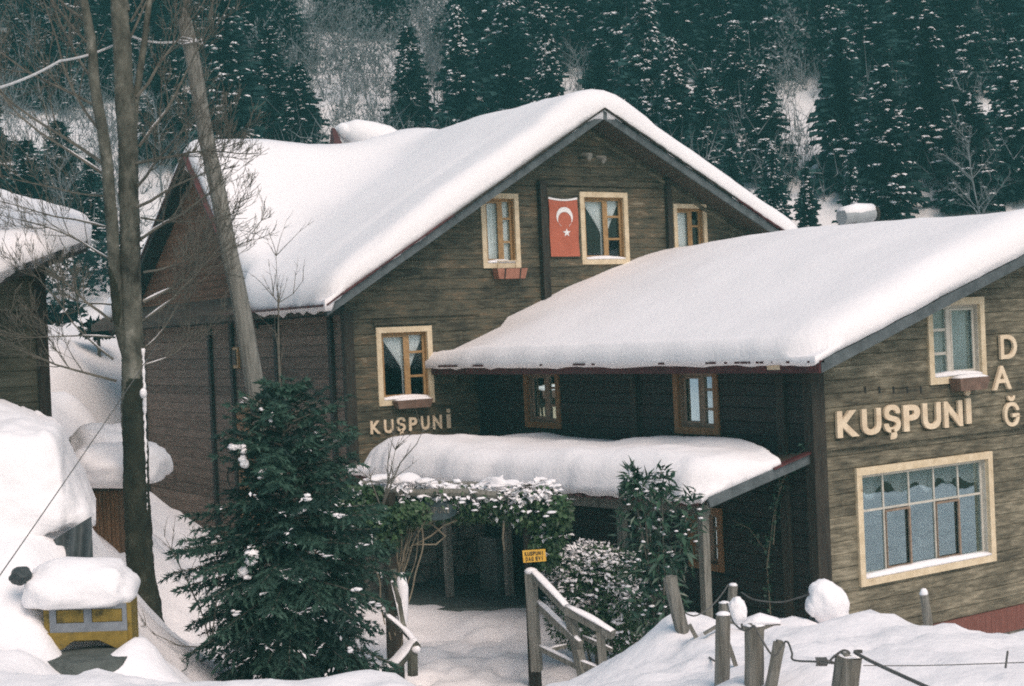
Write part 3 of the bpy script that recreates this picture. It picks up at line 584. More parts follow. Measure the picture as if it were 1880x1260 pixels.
# snow over both roofs: one smoothed height field
def smax(a, b, k=.9): h = max(k - abs(a - b), 0) / k; return max(a, b) + h * h * k * .25
def base_main(x, y):
    m = min(roofL(x), roofR(x)); m = -smax(-roofL(x), -roofR(x), .7) if abs(x - AX) < 1.2 else m
    kk = CS if y < CY else CSF; c = CZ - kk * abs(y - CY) if x < AX + .3 else -9
    if abs(y - CY) < .6 and c > -5: c = CZ - kk * (abs(y - CY) ** 2 / 1.2 + .3)
    return m if c < m - 1.4 else smax(m, c, 1.4)
def thick_main(x, y):
    t = .56 + .12 * min(1, max(0, (y - 25) / 5)) + .10 * min(1, max(0, (AX + 1 - x) / 5)) * (1 if y > 24.5 else .5)
    t -= .16 * math.exp(-((y - 30.2) / 2.2) ** 2) * min(1, max(0, (x - 12) / 2))
    if abs(x - AX) < 1.3: t += .06
    t *= .72 + .28 * min(1, (x - XE0) / 2.5)
    return t
def dormer(x, y): return .55 * math.exp(-((x - 15.55) / .8) ** 2 - ((y - 32.6) / .9) ** 2)
sm_ = snow_sheet(XE0 - .07, XE1 + .05, YF - .05, YB, lambda x, y: base_main(x, y) + .03, thick_main, .16, .45, 'lrf', nz=.03, seed=2, rag=.05, drip=.16)
nv_ = []
for x, y, z in sm_.v:
    f = min(1, max(0, (y - yl + .2) / .8)); f = f * f * (3 - 2 * f); nv_.append((x + (XG + .03 - XE0 + .07) * f * max(0, 1 - (x - XE0 + .07) / 2.2), y, z))
sm_.v = nv_
part(sm_, 'roof_snow', 'roofsnow', smooth=True)
# red peak of a far dormer with its snow hood
pk = W(612, 262, 35.4); dm = MB(); dm.hexa([pk + Vector((-.05, -.3, -.6)), pk + Vector((.35, -.3, -.6)), pk + Vector((.35, .3, -.6)), pk + Vector((-.05, .3, -.6)), pk + Vector((-.03, -.03, .36)), pk + Vector((.05, -.03, .36)), pk + Vector((.05, .03, .36)), pk + Vector((-.03, .03, .36))]); dmo = part(dm, 'dormer_peak', 'redmetal', fix=True)
ds_ = MB(); q = [W(628, 240, 35.6), W(650, 245, 35.7), W(680, 252, 35.8), W(712, 258, 35.9), W(745, 266, 36)]; ds_.tube(q, [.2, .36, .4, .38, .2], 12, wob=.1); ds_.blob(q[0], .17, .3, .2); ds_.build('snow', 'roofsnow', dmo, smooth=True)
window(house, MY(YM), wr['low'], .105, curtains='drape', seed=1, label='lower window with tied white curtains and a snowy sill', glass='glass')
window(house, MY(YM), wr['upl'], .10, curtains='full', seed=2, label='narrow upper window with full net curtain')
window(house, MY(YM), wr['mid'], .105, curtains='drape', seed=3, label='upper window with one curtain drawn aside, next to the flag')
window(house, MY(YM), wr['upr'], .095, curtains='half', seed=4, label='half hidden upper window with a cut casing corner')
window(house, MY(YM), porchwin, .07, style='grid', casm='greywood', sashm='casing_dull', curtains='full', snow=False, seed=5)
rc = wr['low']; flower_box((rc[0] + rc[1]) / 2 + .06, rc[2] + .09, .8, MY(YM), 'weathered brown flower box full of snow under the lower window of the big house', 'browntub', h=.16, dep=.2)
rc = wr['upl']; flower_box((rc[0] + rc[1]) / 2 + .1, rc[2] - .02, .72, MY(YM), 'terracotta flower box with dark straps under the narrow upper window', 'terracotta', snow=False, straps=True, h=.2, dep=.2, hooks=True)
# letters on the lower wall
sg = empty('wall_lettering', PY(755, 790, YM), 'rustic wooden letters KUŞPUNİ on the big house wall above the porch snow', 'lettering', 'lodge name lettering')
L6 = [(93, 183, 964, 1092), (219, 300, 953, 1083), (336, 412, 940, 1068), (450, 520, 932, 1062), (562, 634, 920, 1050), (672, 748, 912, 1045), (800, 832, 907, 1040)]
pl = []
for a, b, t_, bt in L6:
    x0, x1 = 660 + a / 5.04, 660 + b / 5.04; p, q = PY(x0, 580 + bt / 5.04, YM), PY(x1, 580 + t_ / 5.04, YM); pl.append((p.x, q.x, p.z, q.z))
lettering(sg, 'KUŞPUNİ', pl, MY(YM), 'lettercream', bold=.028, depth=.03, w0=.022, jit=.03)
# flag
def flag():
    tl, tr, bl, br = [PY(*p, YM) for p in ((1005, 362), (1059, 363), (1008, 472), (1061, 471))]
    u0, u1, v0, v1 = (tl.x + bl.x) / 2, (tr.x + br.x) / 2, (bl.z + br.z) / 2, (tl.z + tr.z) / 2
    e = empty('flag', ((u0 + u1) / 2, YM - .04, v0), 'red cloth flag with white crescent and star hanging beside a window', 'flag')
    n, k = 24, 40; hw = u1 - u0; hh = v1 - v0
    def S(u, v, w_): # u,v in 0..1 -> surface
        sag = .045 * math.sin(math.pi * u) * max(0, (v - .8) / .2); z = v0 + hh * v - sag
        return (u0 + hw * u, YM - .045 - w_ - .014 * math.sin(u * 9 + v * 3) * (.4 + .6 * (1 - v)) - .012 * math.cos(u * 5 - v * 8), z)
    mb = MB(); mb.add([S(i / n, j / k, 0) for j in range(k + 1) for i in range(n + 1)], [(j * (n + 1) + i, j * (n + 1) + i + 1, (j + 1) * (n + 1) + i + 1, (j + 1) * (n + 1) + i) for j in range(k) for i in range(n)])
    mb.build('cloth', 'flag', e, smooth=True)
    asp = hh / hw; cx, cy, r = .53, .675, .27
    cr = MB(); N = 40; a0 = R_(-50); outer = []; innr = []
    for i in range(N + 1):
        a = a0 + (math.pi - 2 * a0) * i / N; o = (cx + r * math.cos(a), cy + r * math.sin(a) / asp); 
        ir = r * .80; ic = cy - .055 * 1; b0 = R_(-62); bb_ = b0 + (math.pi - 2 * b0) * i / N; q = (cx + ir * math.cos(bb_), ic + ir * math.sin(bb_) / asp)
        outer.append(o); innr.append(q)
    cr.add([S(*p, .006) for p in outer + innr], [(i, i + 1, N + 2 + i, N + 1 + i) for i in range(N)])
    cr.build('crescent', 'white', e)
    stt = MB(); sx, sy, sr = .565, .40, .125; pts = []
    for i in range(10):
        a = math.pi / 2 + i * math.pi / 5; rr = sr if i % 2 == 0 else sr * .40; pts.append((sx + rr * math.cos(a), sy + rr * math.sin(a) / asp))
    stt.add([S(sx, sy, .008)] + [S(*p, .008) for p in pts], [(0, 1 + i, 1 + (i + 1) % 10) for i in range(10)]); stt.build('star', 'white', e)
    hm = MB(); hm.add([S(i / n, v, .005) for v in (.965, 1.0) for i in range(n + 1)], [(i, i + 1, n + 2 + i, n + 1 + i) for i in range(n)]); hm.build('hem', 'white', e)
flag()
# little flood lamp under the ridge
p = PY(1062, 290, YM); fl = empty('floodlight', p, 'small rusty twin floodlight high on the gable wall', 'lamp'); mb = MB(); mb.tube([p + Vector((0, 0, 0)), p + Vector((.02, -.22, -.03)), p + Vector((.2, -.3, .0))], .022, 6); mb.build('bracket', 'darkpost', fl)
for dx, dz in ((-.1, .03), (.26, -.02)):
    mb = MB(); q = p + Vector((dx, -.28, dz)); mb.tube([q, q + Vector((.03, -.06, -.02)), q + Vector((.07, -.16, -.06))], [.04, .055, .085], 10); mb.build('lamp_head', 'greywood', fl)

# ------------------------------------------------------------------ the front annex
annex = empty('annex', (17, 18, .5), 'lower timber annex with a broad snowy roof and big cream letters on its gable', 'house')
YF2, YB2 = 14.08, 26.0; _c, _d = PY(1503, 664, YF2), PY(1850, 482, YF2)
EX, EZ = _c.x, _c.z; SA = (_d.z - EZ) / (_d.x - EX); RX = EX + 6.3; RZ = EZ + SA * (RX - EX); XR2 = 27.2
def skew(mb):       # the eave of the annex runs slightly out of square with its wall
    mb.v = [(x - .62 * (y - YF2) / 9.52 * min(1, max(0, 1 - (x - EX) / 4)), y, z - SA * .62 * (y - YF2) / 9.52 * min(1, max(0, (1 - (x - EX) / 4) if x > EX + .08 else 0))) for x, y, z in mb.v]; return mb
print('roofs', AX, AZ - E, SLL, SLR, XE0, EX, EZ - E, SA, PX(793, 672, EX).y, PX(793, 672, EX).z - E)
rA = lambda x: EZ + SA * (x - EX); rB = lambda x: RZ - SA * (x - RX)
we = rect([(1699, 549), (1803, 545), (1706, 709), (1810, 697)], 'Y', YA); wf_ = rect([(1567, 860), (1818, 829), (1579, 1076), (1826, 1031)], 'Y', YA)
wb = wall_boards(MY(YA), lambda v: max(XD, EX + (v + .12 - EZ) / SA), lambda v: min(26.3, RX + (RZ - .12 - v) / SA), .72, RZ - .15, [inner(we, .11), inner(wf_, .11)], .185, seed=21); part(wb, 'gable_wall', 'wall2', annex)
b_ = MB(); b_.box((XD + .3, YA - .04, .34), (26.3, YA + .1, .72)); part(b_, 'sill_boards', 'brick', annex); b_ = MB(); b_.box((XD, YA - .02, -.2), (26.3, YA + .3, .34)); part(b_, 'stone_base', 'stone', annex)
# long wall under the eave
GU = rect([(960, 640), (1026, 640), (967, 783), (1030, 789)], 'X', XD); HU = rect([(1235, 640), (1317, 640), (1241, 793), (1322, 802)], 'X', XD); IU = rect([(1262, 925), (1326, 935), (1268, 1040), (1330, 1052)], 'X', XD)
GU = (GU[0], GU[1], GU[2], EZ - .08); HU = (HU[0], HU[1], HU[2], EZ - .08)
hx = [inner(r, .11) for r in (GU, HU, IU)]
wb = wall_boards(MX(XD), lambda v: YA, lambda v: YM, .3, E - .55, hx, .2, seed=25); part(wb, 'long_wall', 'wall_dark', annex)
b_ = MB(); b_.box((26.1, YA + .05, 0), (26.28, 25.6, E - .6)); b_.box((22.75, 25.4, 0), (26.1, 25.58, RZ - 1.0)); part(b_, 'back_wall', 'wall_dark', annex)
b_ = MB(); b_.box((XD - .1, YA - .06, .2), (XD + .16, YA + .12, E - .75)); part(b_, 'corner_post', 'darkpost', annex)
for y in (.55, 4.): b_ = MB(); b_.box((XD - .07, YA + y, .2), (XD + .0, YA + y + .15, E - .7)); part(b_, 'wall_post', 'darkpost', annex)
b_ = MB(); p, q = PY(1512, 815, YA), PY(1850, 788, YA); z = (p.z + q.z) / 2; b_.box((XD + .17, YA - .05, z - .05), (26, YA + .02, z + .07)); part(b_, 'trim_board', 'wall2', annex)
for px in (1588, 1614, 1640, 1665, 1690): b_ = MB(); p = PY(px, 716, YA); b_.box((p.x - .02, YA - .008, p.z - .05), (p.x + .02, YA - .0, p.z + .05)); part(b_, 'shadow_mark', 'wall_dark', annex)  # thin dark plates standing in for small shadows on the gable boards
rs = MB(); slab(rs, EX, EZ, RX, RZ, YF2, YM - .01, .13); slab(rs, RX, RZ, XR2, rB(XR2), YF2, YB2, .13); slab(rs, 22.8, rB(22.8)- .0, 22.81, rB(22.81), YM, YM + .01, .1); part(skew(rs), 'roof', 'soffit', annex, fix=True)
b_ = MB()
for x0, x1, f in ((EX, RX, rA), (RX, XR2, rB)):
    b_.hexa([(x0, YF2 - .05, f(x0) - .16), (x1, YF2 - .05, f(x1) - .16), (x1, YF2 - .002, f(x1) - .16), (x0, YF2 - .002, f(x0) - .16), (x0, YF2 - .05, f(x0) + .0), (x1, YF2 - .05, f(x1) + .0), (x1, YF2 - .002, f(x1) + .0), (x0, YF2 - .002, f(x0) + .0)])
part(b_, 'barge_board', 'fascia', annex, fix=True)
b_ = MB(); b_.box((EX - .045, YF2 - .04, EZ - .16), (EX - .003, YM - .02, EZ - .02)); 
n = 60
for i in range(n):
    y = YF2 - .05 + (YM - YF2) * i / n; dy = (YM - YF2) / n; j = rnd.uniform(0, .03); b_.box((EX - .10 - j, y, EZ - .016), (EX + .06, y + dy * .92, EZ + .016))
part(skew(b_), 'eave_sheet', 'redmetal', annex, fix=True)
b_ = MB(); p = PX(1424, 664, EX - .05); b_.box((EX - .05, p.y - .12, EZ - .11), (EX - .046, p.y + .12, EZ - .04)); part(skew(b_), 'eave_patch', 'lettercream', annex)
def thA(x, y):
    return .42 + .2 * min(1, max(0, (x - EX) / 3)) + .05 * math.sin(y * .7) * min(1, max(0, (x - EX) / 2)) - .12 * max(0, (y - 22) / 1.6) * (1 if x < 16 else 0)
def baseA(x, y): return -smax(-rA(x), -rB(x), 1.2) + .02
s = snow_sheet(EX - .12, XR2 + .1, YF2 - .05, YB2, baseA, thA, .15, .62, 'lrf', nz=.028, seed=9, rag=.05, drip=.05)
keep = []
for f in s.f: # leave out the part inside the big house
    cx = sum(s.v[i][0] for i in f) / len(f); cy = sum(s.v[i][1] for i in f) / len(f); keep.append(not (cy > YM + .02 and cx < 23.7))
s.f, s.m, s.t = [f for f, k in zip(s.f, keep) if k], [m for m, k in zip(s.m, keep) if k], [t for t, k in zip(s.t, keep) if k]
part(skew(s), 'roof_snow', 'roofsnow', annex, smooth=True)
window(annex, MY(YA), we, .11, style='right', sashm='sashpale', curtains='full', seed=11, label='upper gable window with net curtains behind pale bars', glass='glass_mirror')
window(annex, MY(YA), wf_, .11, style='grid', sashm='sashpale', curtains='valance', seed=12, label='large ten-pane window with white valances', glass='glass_mirror', proud=.045)
for k, r in enumerate((GU, HU, IU)): window(annex, MX(XD), r, .11, style='left', casm='casing_brown', sashm='casing_dull', curtains='full', snow=False, seed=30 + k, dirn=-1, glass='glass_mirror')
rc = we; flower_box((rc[0] + rc[1]) / 2 + .1, rc[2] + .08, .72, MY(YA), 'brown flower box with a little snow under the annex upper window', 'browntub', h=.2, dep=.22)
sg = empty('gable_lettering', PY(1655, 790, YA), 'large cream capital letters KUŞPUNİ across the annex gable', 'lettering', 'lodge name lettering')
L1 = [(155, 348, 352, 606), (380, 550, 335, 582), (578, 725, 318, 560), (757, 903, 300, 547), (932, 1092, 283, 530), (1125, 1288, 266, 512), (1314, 1378, 250, 488)]
pl = []
for a, b, t_, bt in L1:
    x0, x1 = 1500 + a / 4.947, 1500 + b / 4.947; p, q = PY(x0 + 1, 680 + bt / 4.947, YA), PY(x1, 680 + t_ / 4.947, YA); pl.append((p.x, q.x, p.z, q.z))
lettering(sg, 'KUŞPUNİ', pl, MY(YA), 'lettercream', bold=.034, depth=.045, w0=.02)
sg = empty('gable_lettering', PY(1840, 700, YA), 'cream capital letters DAĞ running down the annex gable edge', 'lettering', 'lodge name lettering')
pl = []
for a, b, t_, bt in ((1832, 1860, 612, 659), (1818, 1850, 669, 716), (1839, 1869, 738, 783)): p, q = PY(a, bt, YA), PY(b, t_, YA); pl.append((p.x, q.x, p.z, q.z))
lettering(sg, 'DAĞ', pl, MY(YA), 'lettercream', bold=.016, depth=.045, w0=.02)
# drum-shaped roof vent behind the ridge
a, b = W(1545, 399, 28.5), W(1600, 393, 28.9); v = MB(); v.tube([a, b], .16, 16); v.tube([b + (b - a) * .01, b + (b - a) * .08], .19, 16, 1); mid = (a + b) / 2; v.box((mid.x - .08, mid.y - .08, mid.z - 1.2), (mid.x + .08, mid.y + .08, mid.z - .1)); vp = part(v, 'roof_vent', ['metal', 'black'], annex, smooth=False)
v = MB(); v.tube([a + Z0 * .06, a.lerp(b, .5) + Z0 * .09, b + Z0 * .07], [.14, .16, .14], 14); v.build('snow', 'snow', vp, smooth=True)

# ------------------------------------------------------------------ porch along the long wall
porch = empty('porch', (13.2, 20, .55), 'low red-edged porch roof under thick snow in front of the dark wall', 'porch')
pe0 = PX(1290, 914, 13.05); pe1 = PY(662, 868, 23.0)      # the eave's two ends
pw0 = Vector((XD - .02, 14.75, PX(1500, 832, XD).z)); pw1 = Vector((XD - .02, 23.3, PX(880, 838, XD).z - .22))
def PQ(a, b, t, dz=0): # a: along 0..1 front->back ; b: 0 eave..1 wall
    e = pe0.lerp(pe1, a); q = pw0.lerp(pw1, a); p = e.lerp(q, b); return Vector((p.x, p.y, p.z + dz))
mb = MB(); n = 40
mb.hexa([PQ(0, 0, 0, -.1), PQ(0, 1, 0, -.1), PQ(1, 1, 0, -.1), PQ(1, 0, 0, -.1), PQ(0, 0, 0), PQ(0, 1, 0), PQ(1, 1, 0), PQ(1, 0, 0)]); part(mb, 'roof', 'soffit', porch, fix=True)
mb = MB()
for i in range(n):
    a, b = PQ(i / n, -.04 - rnd.uniform(0, .02), 0, -.02), PQ((i + .95) / n, -.04, 0, -.02); mb.bar(a + (a - b) * 0, b, .035, .14)
part(mb, 'eave_sheet', 'redmetal', porch, fix=True)
mb = MB(); mb.bar(PQ(-.012, 0, 0, -.06), PQ(-.012, 1, 0, -.06), .05, .15); mb.bar(PQ(-.012, .6, 0, .02), PQ(-.012, 1, 0, .02), .12, .03, 1); part(mb, 'end_board', ['fascia', 'redmetal'], porch, fix=True)
mb = MB(); mb.bar(PQ(.02, .12, 0, -.24), PQ(.98, .12, 0, -.24), .12, .18); part(mb, 'beam', 'greywood', porch)
for px in (1292, 1143):
    e = PX(px, 940, 13.2); mb = MB(); mb.box((13.12, e.y - .055, .45), (13.24, e.y + .055, e.z + .1)); part(mb, 'post', 'greywood', porch)
for px, Y in ((820, 21.9), (930, 21.2)):
    e = PY(px, 960, Y); mb = MB(); mb.box((e.x - .06, Y - .06, .5), (e.x + .06, Y + .06, e.z + .45)); part(mb, 'post', 'greywood', porch)
mb = MB(); a = PY(735, 1115, 22.6); mb.hexa([(a.x - .6, 21.4, .3), (XD - .03, 19.2, .3), (XD - .03, YM - .03, .3), (a.x - .6, YM - .03, .3), (a.x - .6, 21.4, .78), (XD - .03, 19.2, .78), (XD - .03, YM - .03, .78), (a.x - .6, YM - .03, .78)]); part(mb, 'platform', 'concrete', porch, fix=True)
mb = MB(); a, b = PY(750, 1008, YM - .15), PY(850, 1000, YM - .15); mb.box((a.x, YM - .2, a.z - .05), (b.x, YM - .035, a.z + .03)); part(mb, 'ledge', 'greywood', porch)
mb = MB(); a = PX(905, 1000, XD - .9); mb.box((a.x - .12, a.y - .3, .78), (a.x + .12, a.y + .3, a.z + .15)); part(mb, 'pillar', 'concrete', porch)
# porch snow in (along, down) space
mb = MB(); na, nb = 110, 34; top = []; bot = []
for j in range(nb + 1):
    for i in range(na + 1):
        a = -.015 + 1.03 * (.5 - .5 * math.cos(math.pi * i / na)); b = -.09 + 1.07 * (j / nb) ** 1.15; a0_ = a; kb_ = min(1, max(0, (b - .66) / .32)); a = a + (1.015 - a) * .17 * kb_ ** 1.4
        da = min(a0_ + .015, 1.015 - a0_) * 8.6; db = (b + .09) * 1.9; er = .5
        right = a < .25
        da2 = (1.015 - a) * 8.6 / 2.6; da = min(da, da2) if a > .5 else da
        k = min(1, da / er, db / er) if not (da < er and db < er) else max(0, 1 - math.hypot(er - da, er - db) / er)
        k = max(0, k); e = (1 - (1 - k) ** 2.2) ** (1 / 2.2)
        wp = PQ(a, b, 0); cut = min(1, max(0, (b - .12) / .5)) * max(0, 1 - a / .42)      # thin at the front upper corner where it slid off
        T = (.54 - .12 * b + .04 * math.sin(a * 9) + .12 * math.exp(-((a - .8) / .2) ** 2)) * (1 - .55 * cut) * (1 - .0 * a)
        t = T * (.2 + .8 * e) * (1 + .16 * fbm(wp.y * .45, wp.x * .6, 3)) + .035 * fbm(wp.y * 1.1, wp.x * 1.4, 1) * e + .03 * (1 - k) * fbm(wp.y * 5, wp.x * 5, 2)
        rg = .06 * (1 - k) ** 2 * (fbm(a * 9, 0, 4) + .6 * fbm(a * 31, 0, 9))
        p2 = PQ(a, b + rg * .6, 0)
        lip = (.04 + .07 * fbm(a * 20, 1, 1)) * max(0, 1 - db / .14)
        top.append((p2.x, p2.y, p2.z + max(.03, t))); bot.append((p2.x, p2.y, p2.z + .012 - max(0, lip)))
n = na + 1; N_ = len(top); fs = [(j * n + i, j * n + i + 1, (j + 1) * n + i + 1, (j + 1) * n + i) for j in range(nb) for i in range(na)]
mb.add(top + bot, [f[::-1] for f in fs] + [tuple(q + N_ for q in f) for f in fs])
ring = [i for i in range(n)] + [j * n + na for j in range(1, nb + 1)] + [nb * n + i for i in range(na - 1, -1, -1)] + [j * n for j in range(nb - 1, 0, -1)]
for a, b in zip(ring, ring[1:] + ring[:1]): mb.f.append((a, b, b + N_, a + N_)); mb.m.append(0); mb.t.append(0.)
part(mb, 'roof_snow', 'roofsnow', porch, smooth=True, fix=True)

# ------------------------------------------------------------------ house at the left edge
lh = empty('neighbour_house', W(20, 760, 21), 'grey-green timber house with an overhanging snowy roof at the left edge', 'house')
c1 = W(77, 480, 20.5)
def ML(u, v, w_): return tuple(c1 + (R0 * .90 + F0 * .43) * u - (F0 * .90 - R0 * .43) * w_ + Z0 * (v - c1.z))
wb = wall_boards(ML, lambda v: -6, lambda v: 0, .8, c1.z + .5, [], .22, seed=41); part(wb, 'wall', 'wall_green', lh)
b_ = MB(); b_.box((-.13, .8, -.1), (.03, c1.z + .25, .07), 0, 0, lambda u, w_, v: ML(u, w_, v)); 
part(b_, 'corner_post', 'darkpost', lh, fix=True)
b_ = MB(); b_.box((-.1, .8, -5.), (-.002, c1.z + .3, -.1), 0, 0, ML); part(b_, 'side_wall', 'wall_green', lh, fix=True)
Q = [W(-120, 545, 17.6), W(160, 441, 20.6), W(163, 425, 24.5), W(-120, 345, 25)]
b_ = MB(); b_.hexa([q - Z0 * .16 for q in Q] + Q); part(b_, 'roof', 'wall_dark', lh, fix=True)
mb = MB(); na, nb = 40, 40; top = []; bot = []
for j in range(nb + 1):
    for i in range(na + 1):
        u = i / na; v = j / nb; p = (Q[0].lerp(Q[1], u)).lerp(Q[3].lerp(Q[2], u), v); d = min((1 - u) * 2.6, v * 6, (1 - v) * 6); k = max(0, min(1, d / .7)); e = (1 - (1 - k) ** 2.4) ** (1 / 2.4)
        ov = (Q[1] - Q[0]).normalized() * (.10 * max(0, 1 - (1 - u) * 5)); t = (.36) * (.22 + .78 * e) * (1 + .15 * fbm(u * 3, v * 3, 2))
        top.append(p + ov + Z0 * t); bot.append(p + ov + Z0 * (.01 - .1 * max(0, 1 - v * 9) * (1 + fbm(u * 9, 0, 0))))
n = na + 1; N_ = len(top); fs = [(j * n + i, j * n + i + 1, (j + 1) * n + i + 1, (j + 1) * n + i) for j in range(nb) for i in range(na)]
mb.add(top + bot, fs + [tuple(q + N_ for q in f[::-1]) for f in fs]); ring = [i for i in range(n)] + [j * n + na for j in range(1, nb + 1)] + [nb * n + i for i in range(na - 1, -1, -1)] + [j * n for j in range(nb - 1, 0, -1)]
for a, b in zip(ring, ring[1:] + ring[:1]): mb.f.append((a, a + N_, b + N_, b)); mb.m.append(0); mb.t.append(0.)
part(mb, 'roof_snow', 'roofsnow', lh, smooth=True, fix=True)
# ------------------------------------------------------------------ far conifers on the hillside
def spruce_meshes(seed, H, Rm, dens=1., snow=.34):
    """crown of drooping sprays with snow lying on some of them; returns (trunk MB, crown MB) at the origin"""
    r = random.Random(seed); tr = MB(); cr = MB(); tr.tube([(0, 0, -.6), (0, 0, H * .3), (r.uniform(-.05, .05), 0, H * .97)], [Rm * .085, Rm * .06, .02], 7)
    z = H * r.uniform(.04, .09)
    while z < H * .985:
        f = 1 - z / H; L0 = Rm * (f ** .68) * (.92 + .16 * math.sin(z * 2.1 + seed)) + .10
        nb = max(4, int((5 + 5 * f) * dens)); a0 = r.random() * 7
        for k in range(nb):
            a = a0 + 2 * math.pi * k / nb + r.uniform(-.3, .3); L = L0 * r.uniform(.55, 1.12) * (1 + .45 * noise.noise(Vector((math.cos(a) * 1.3, math.sin(a) * 1.3 + seed, z * .7)))); dx, dy = math.cos(a), math.sin(a)
            droop = r.uniform(.30, .55) * (.4 + .6 * f); lift = .25 * (1 - f); ns = max(2, int(L / .36)); hw = r.uniform(.16, .27) * (.55 + .6 * f)
            has = noise.noise(Vector((math.cos(a) * 1.6 + seed, math.sin(a) * 1.6, z * .9))) > .34 - snow * .9; prev = None
            for j in range(ns + 1):
                t = j / ns; rad = L * t; zz = z + L * (lift * t - droop * t * (1.25 - .5 * t)); p = Vector((dx * rad, dy * rad, zz))
                if j and prev is not None:
                    side = Vector((-dy, dx, 0)); w_ = hw * (1 - .45 * t) * r.uniform(.8, 1.3); tn = r.random()
                    for sgn in (-1, 1):
                        tip = p + side * sgn * w_ * r.uniform(.9, 1.9) + Vector((dx * .14, dy * .14, -r.uniform(.10, .34) * (.5 + f)))
                        cr.add((prev, p + Vector((dx * .1, dy * .1, -.02)), tip, prev + side * sgn * w_ * .5 - Vector((0, 0, .14))), ((0, 1, 2, 3),), 0, tn)
                    if r.random() < .8: cr.add((prev, p, p - Vector((side.x * .12 * r.uniform(-1, 1), side.y * .1, r.uniform(.22, .5) * (.4 + f))),), ((0, 1, 2),), 0, tn * .6)
                    if has and t > .22 and r.random() < .85:
                        ww = hw * r.uniform(.25, .75); q0 = prev.lerp(p, .25) + Z0 * .06; q1 = p + Vector((dx * .12, dy * .12, -.10 - .12 * r.random())); mdl = (q0 + q1) / 2 + Z0 * .07
                        cr.add((q0, mdl + side * ww, q1, mdl - side * ww, mdl + Z0 * .04), ((0, 1, 4), (1, 2, 4), (2, 3, 4), (3, 0, 4)), 1, 0)
                        if r.random() < .5:
                            sgn = r.choice((-1, 1)); c = p + side * sgn * hw * .9 - Z0 * .06; s_ = r.uniform(.06, .14)
                            cr.add((c + Vector((s_, 0, 0)), c + Vector((0, s_, .02)), c + Vector((-s_, 0, 0)), c + Vector((0, -s_, -.02)), c + Z0 * .09), ((0, 1, 4), (1, 2, 4), (2, 3, 4), (3, 0, 4)), 1, 0)
                prev = p
        z += max(.16, H * .021 * (.45 + .8 * f)) * r.uniform(.8, 1.2)
    for k in range(5): a = k * 1.3; cr.add((Vector((0, 0, H * 1.02)), Vector((math.cos(a) * .1, math.sin(a) * .1, H * .95)), Vector((math.cos(a + 1) * .1, math.sin(a + 1) * .1, H * .95))), ((0, 1, 2),), 0, .5)
    return tr, cr
PROTO = []
def proto_pair(k, H, Rm, **kw):
    tr, cr = spruce_meshes(100 + k, H, Rm, **kw); e = empty('spruce_tree', (0, 0, 0)); tr.build('trunk', 'bark', e); cr.build('crown', ['needlefar', 'snow'], e); return e
for k, (H, Rm, sn) in enumerate(((10, 1.55, .32), (10, 1.7, .44), (10, 1.35, .36), (10, 1.85, .28), (10, 1.45, .50), (10, 1.6, .25))): PROTO.append([proto_pair(k, H, Rm, snow=sn), 0])
def far_spruce(px, top, d, wpx, kind, label, base=None):
    """stand a spruce with its tip at (px, top) on the hillside d metres ahead"""
    l = (px - 940) / FPX * d; gz = ground_h(l, d); tip = W(px, top, d).z; H = max(3., tip - gz); p = W(px, top, d); pr = PROTO[kind]
    e = pr[0] if pr[1] == 0 else copy_tree(pr[0]); pr[1] += 1
    e.location = (p.x, p.y, gz - .1); sx = wpx / FPX * d / 2 / (1.6, 1.75, 1.4, 1.9, 1.5, 1.65)[kind]; e.scale = (sx, sx, H / 10); e.rotation_euler = (0, 0, (px * 7.3) % 6.28)
    tag(e, label, 'tree', 'spruces on the far hillside'); return e
ORD = ['first', 'second', 'third', 'fourth', 'fifth', 'sixth', 'seventh', 'eighth', 'ninth', 'tenth', 'eleventh', 'twelfth', 'thirteenth', 'fourteenth', 'fifteenth', 'sixteenth', 'seventeenth', 'eighteenth', 'nineteenth', 'twentieth']
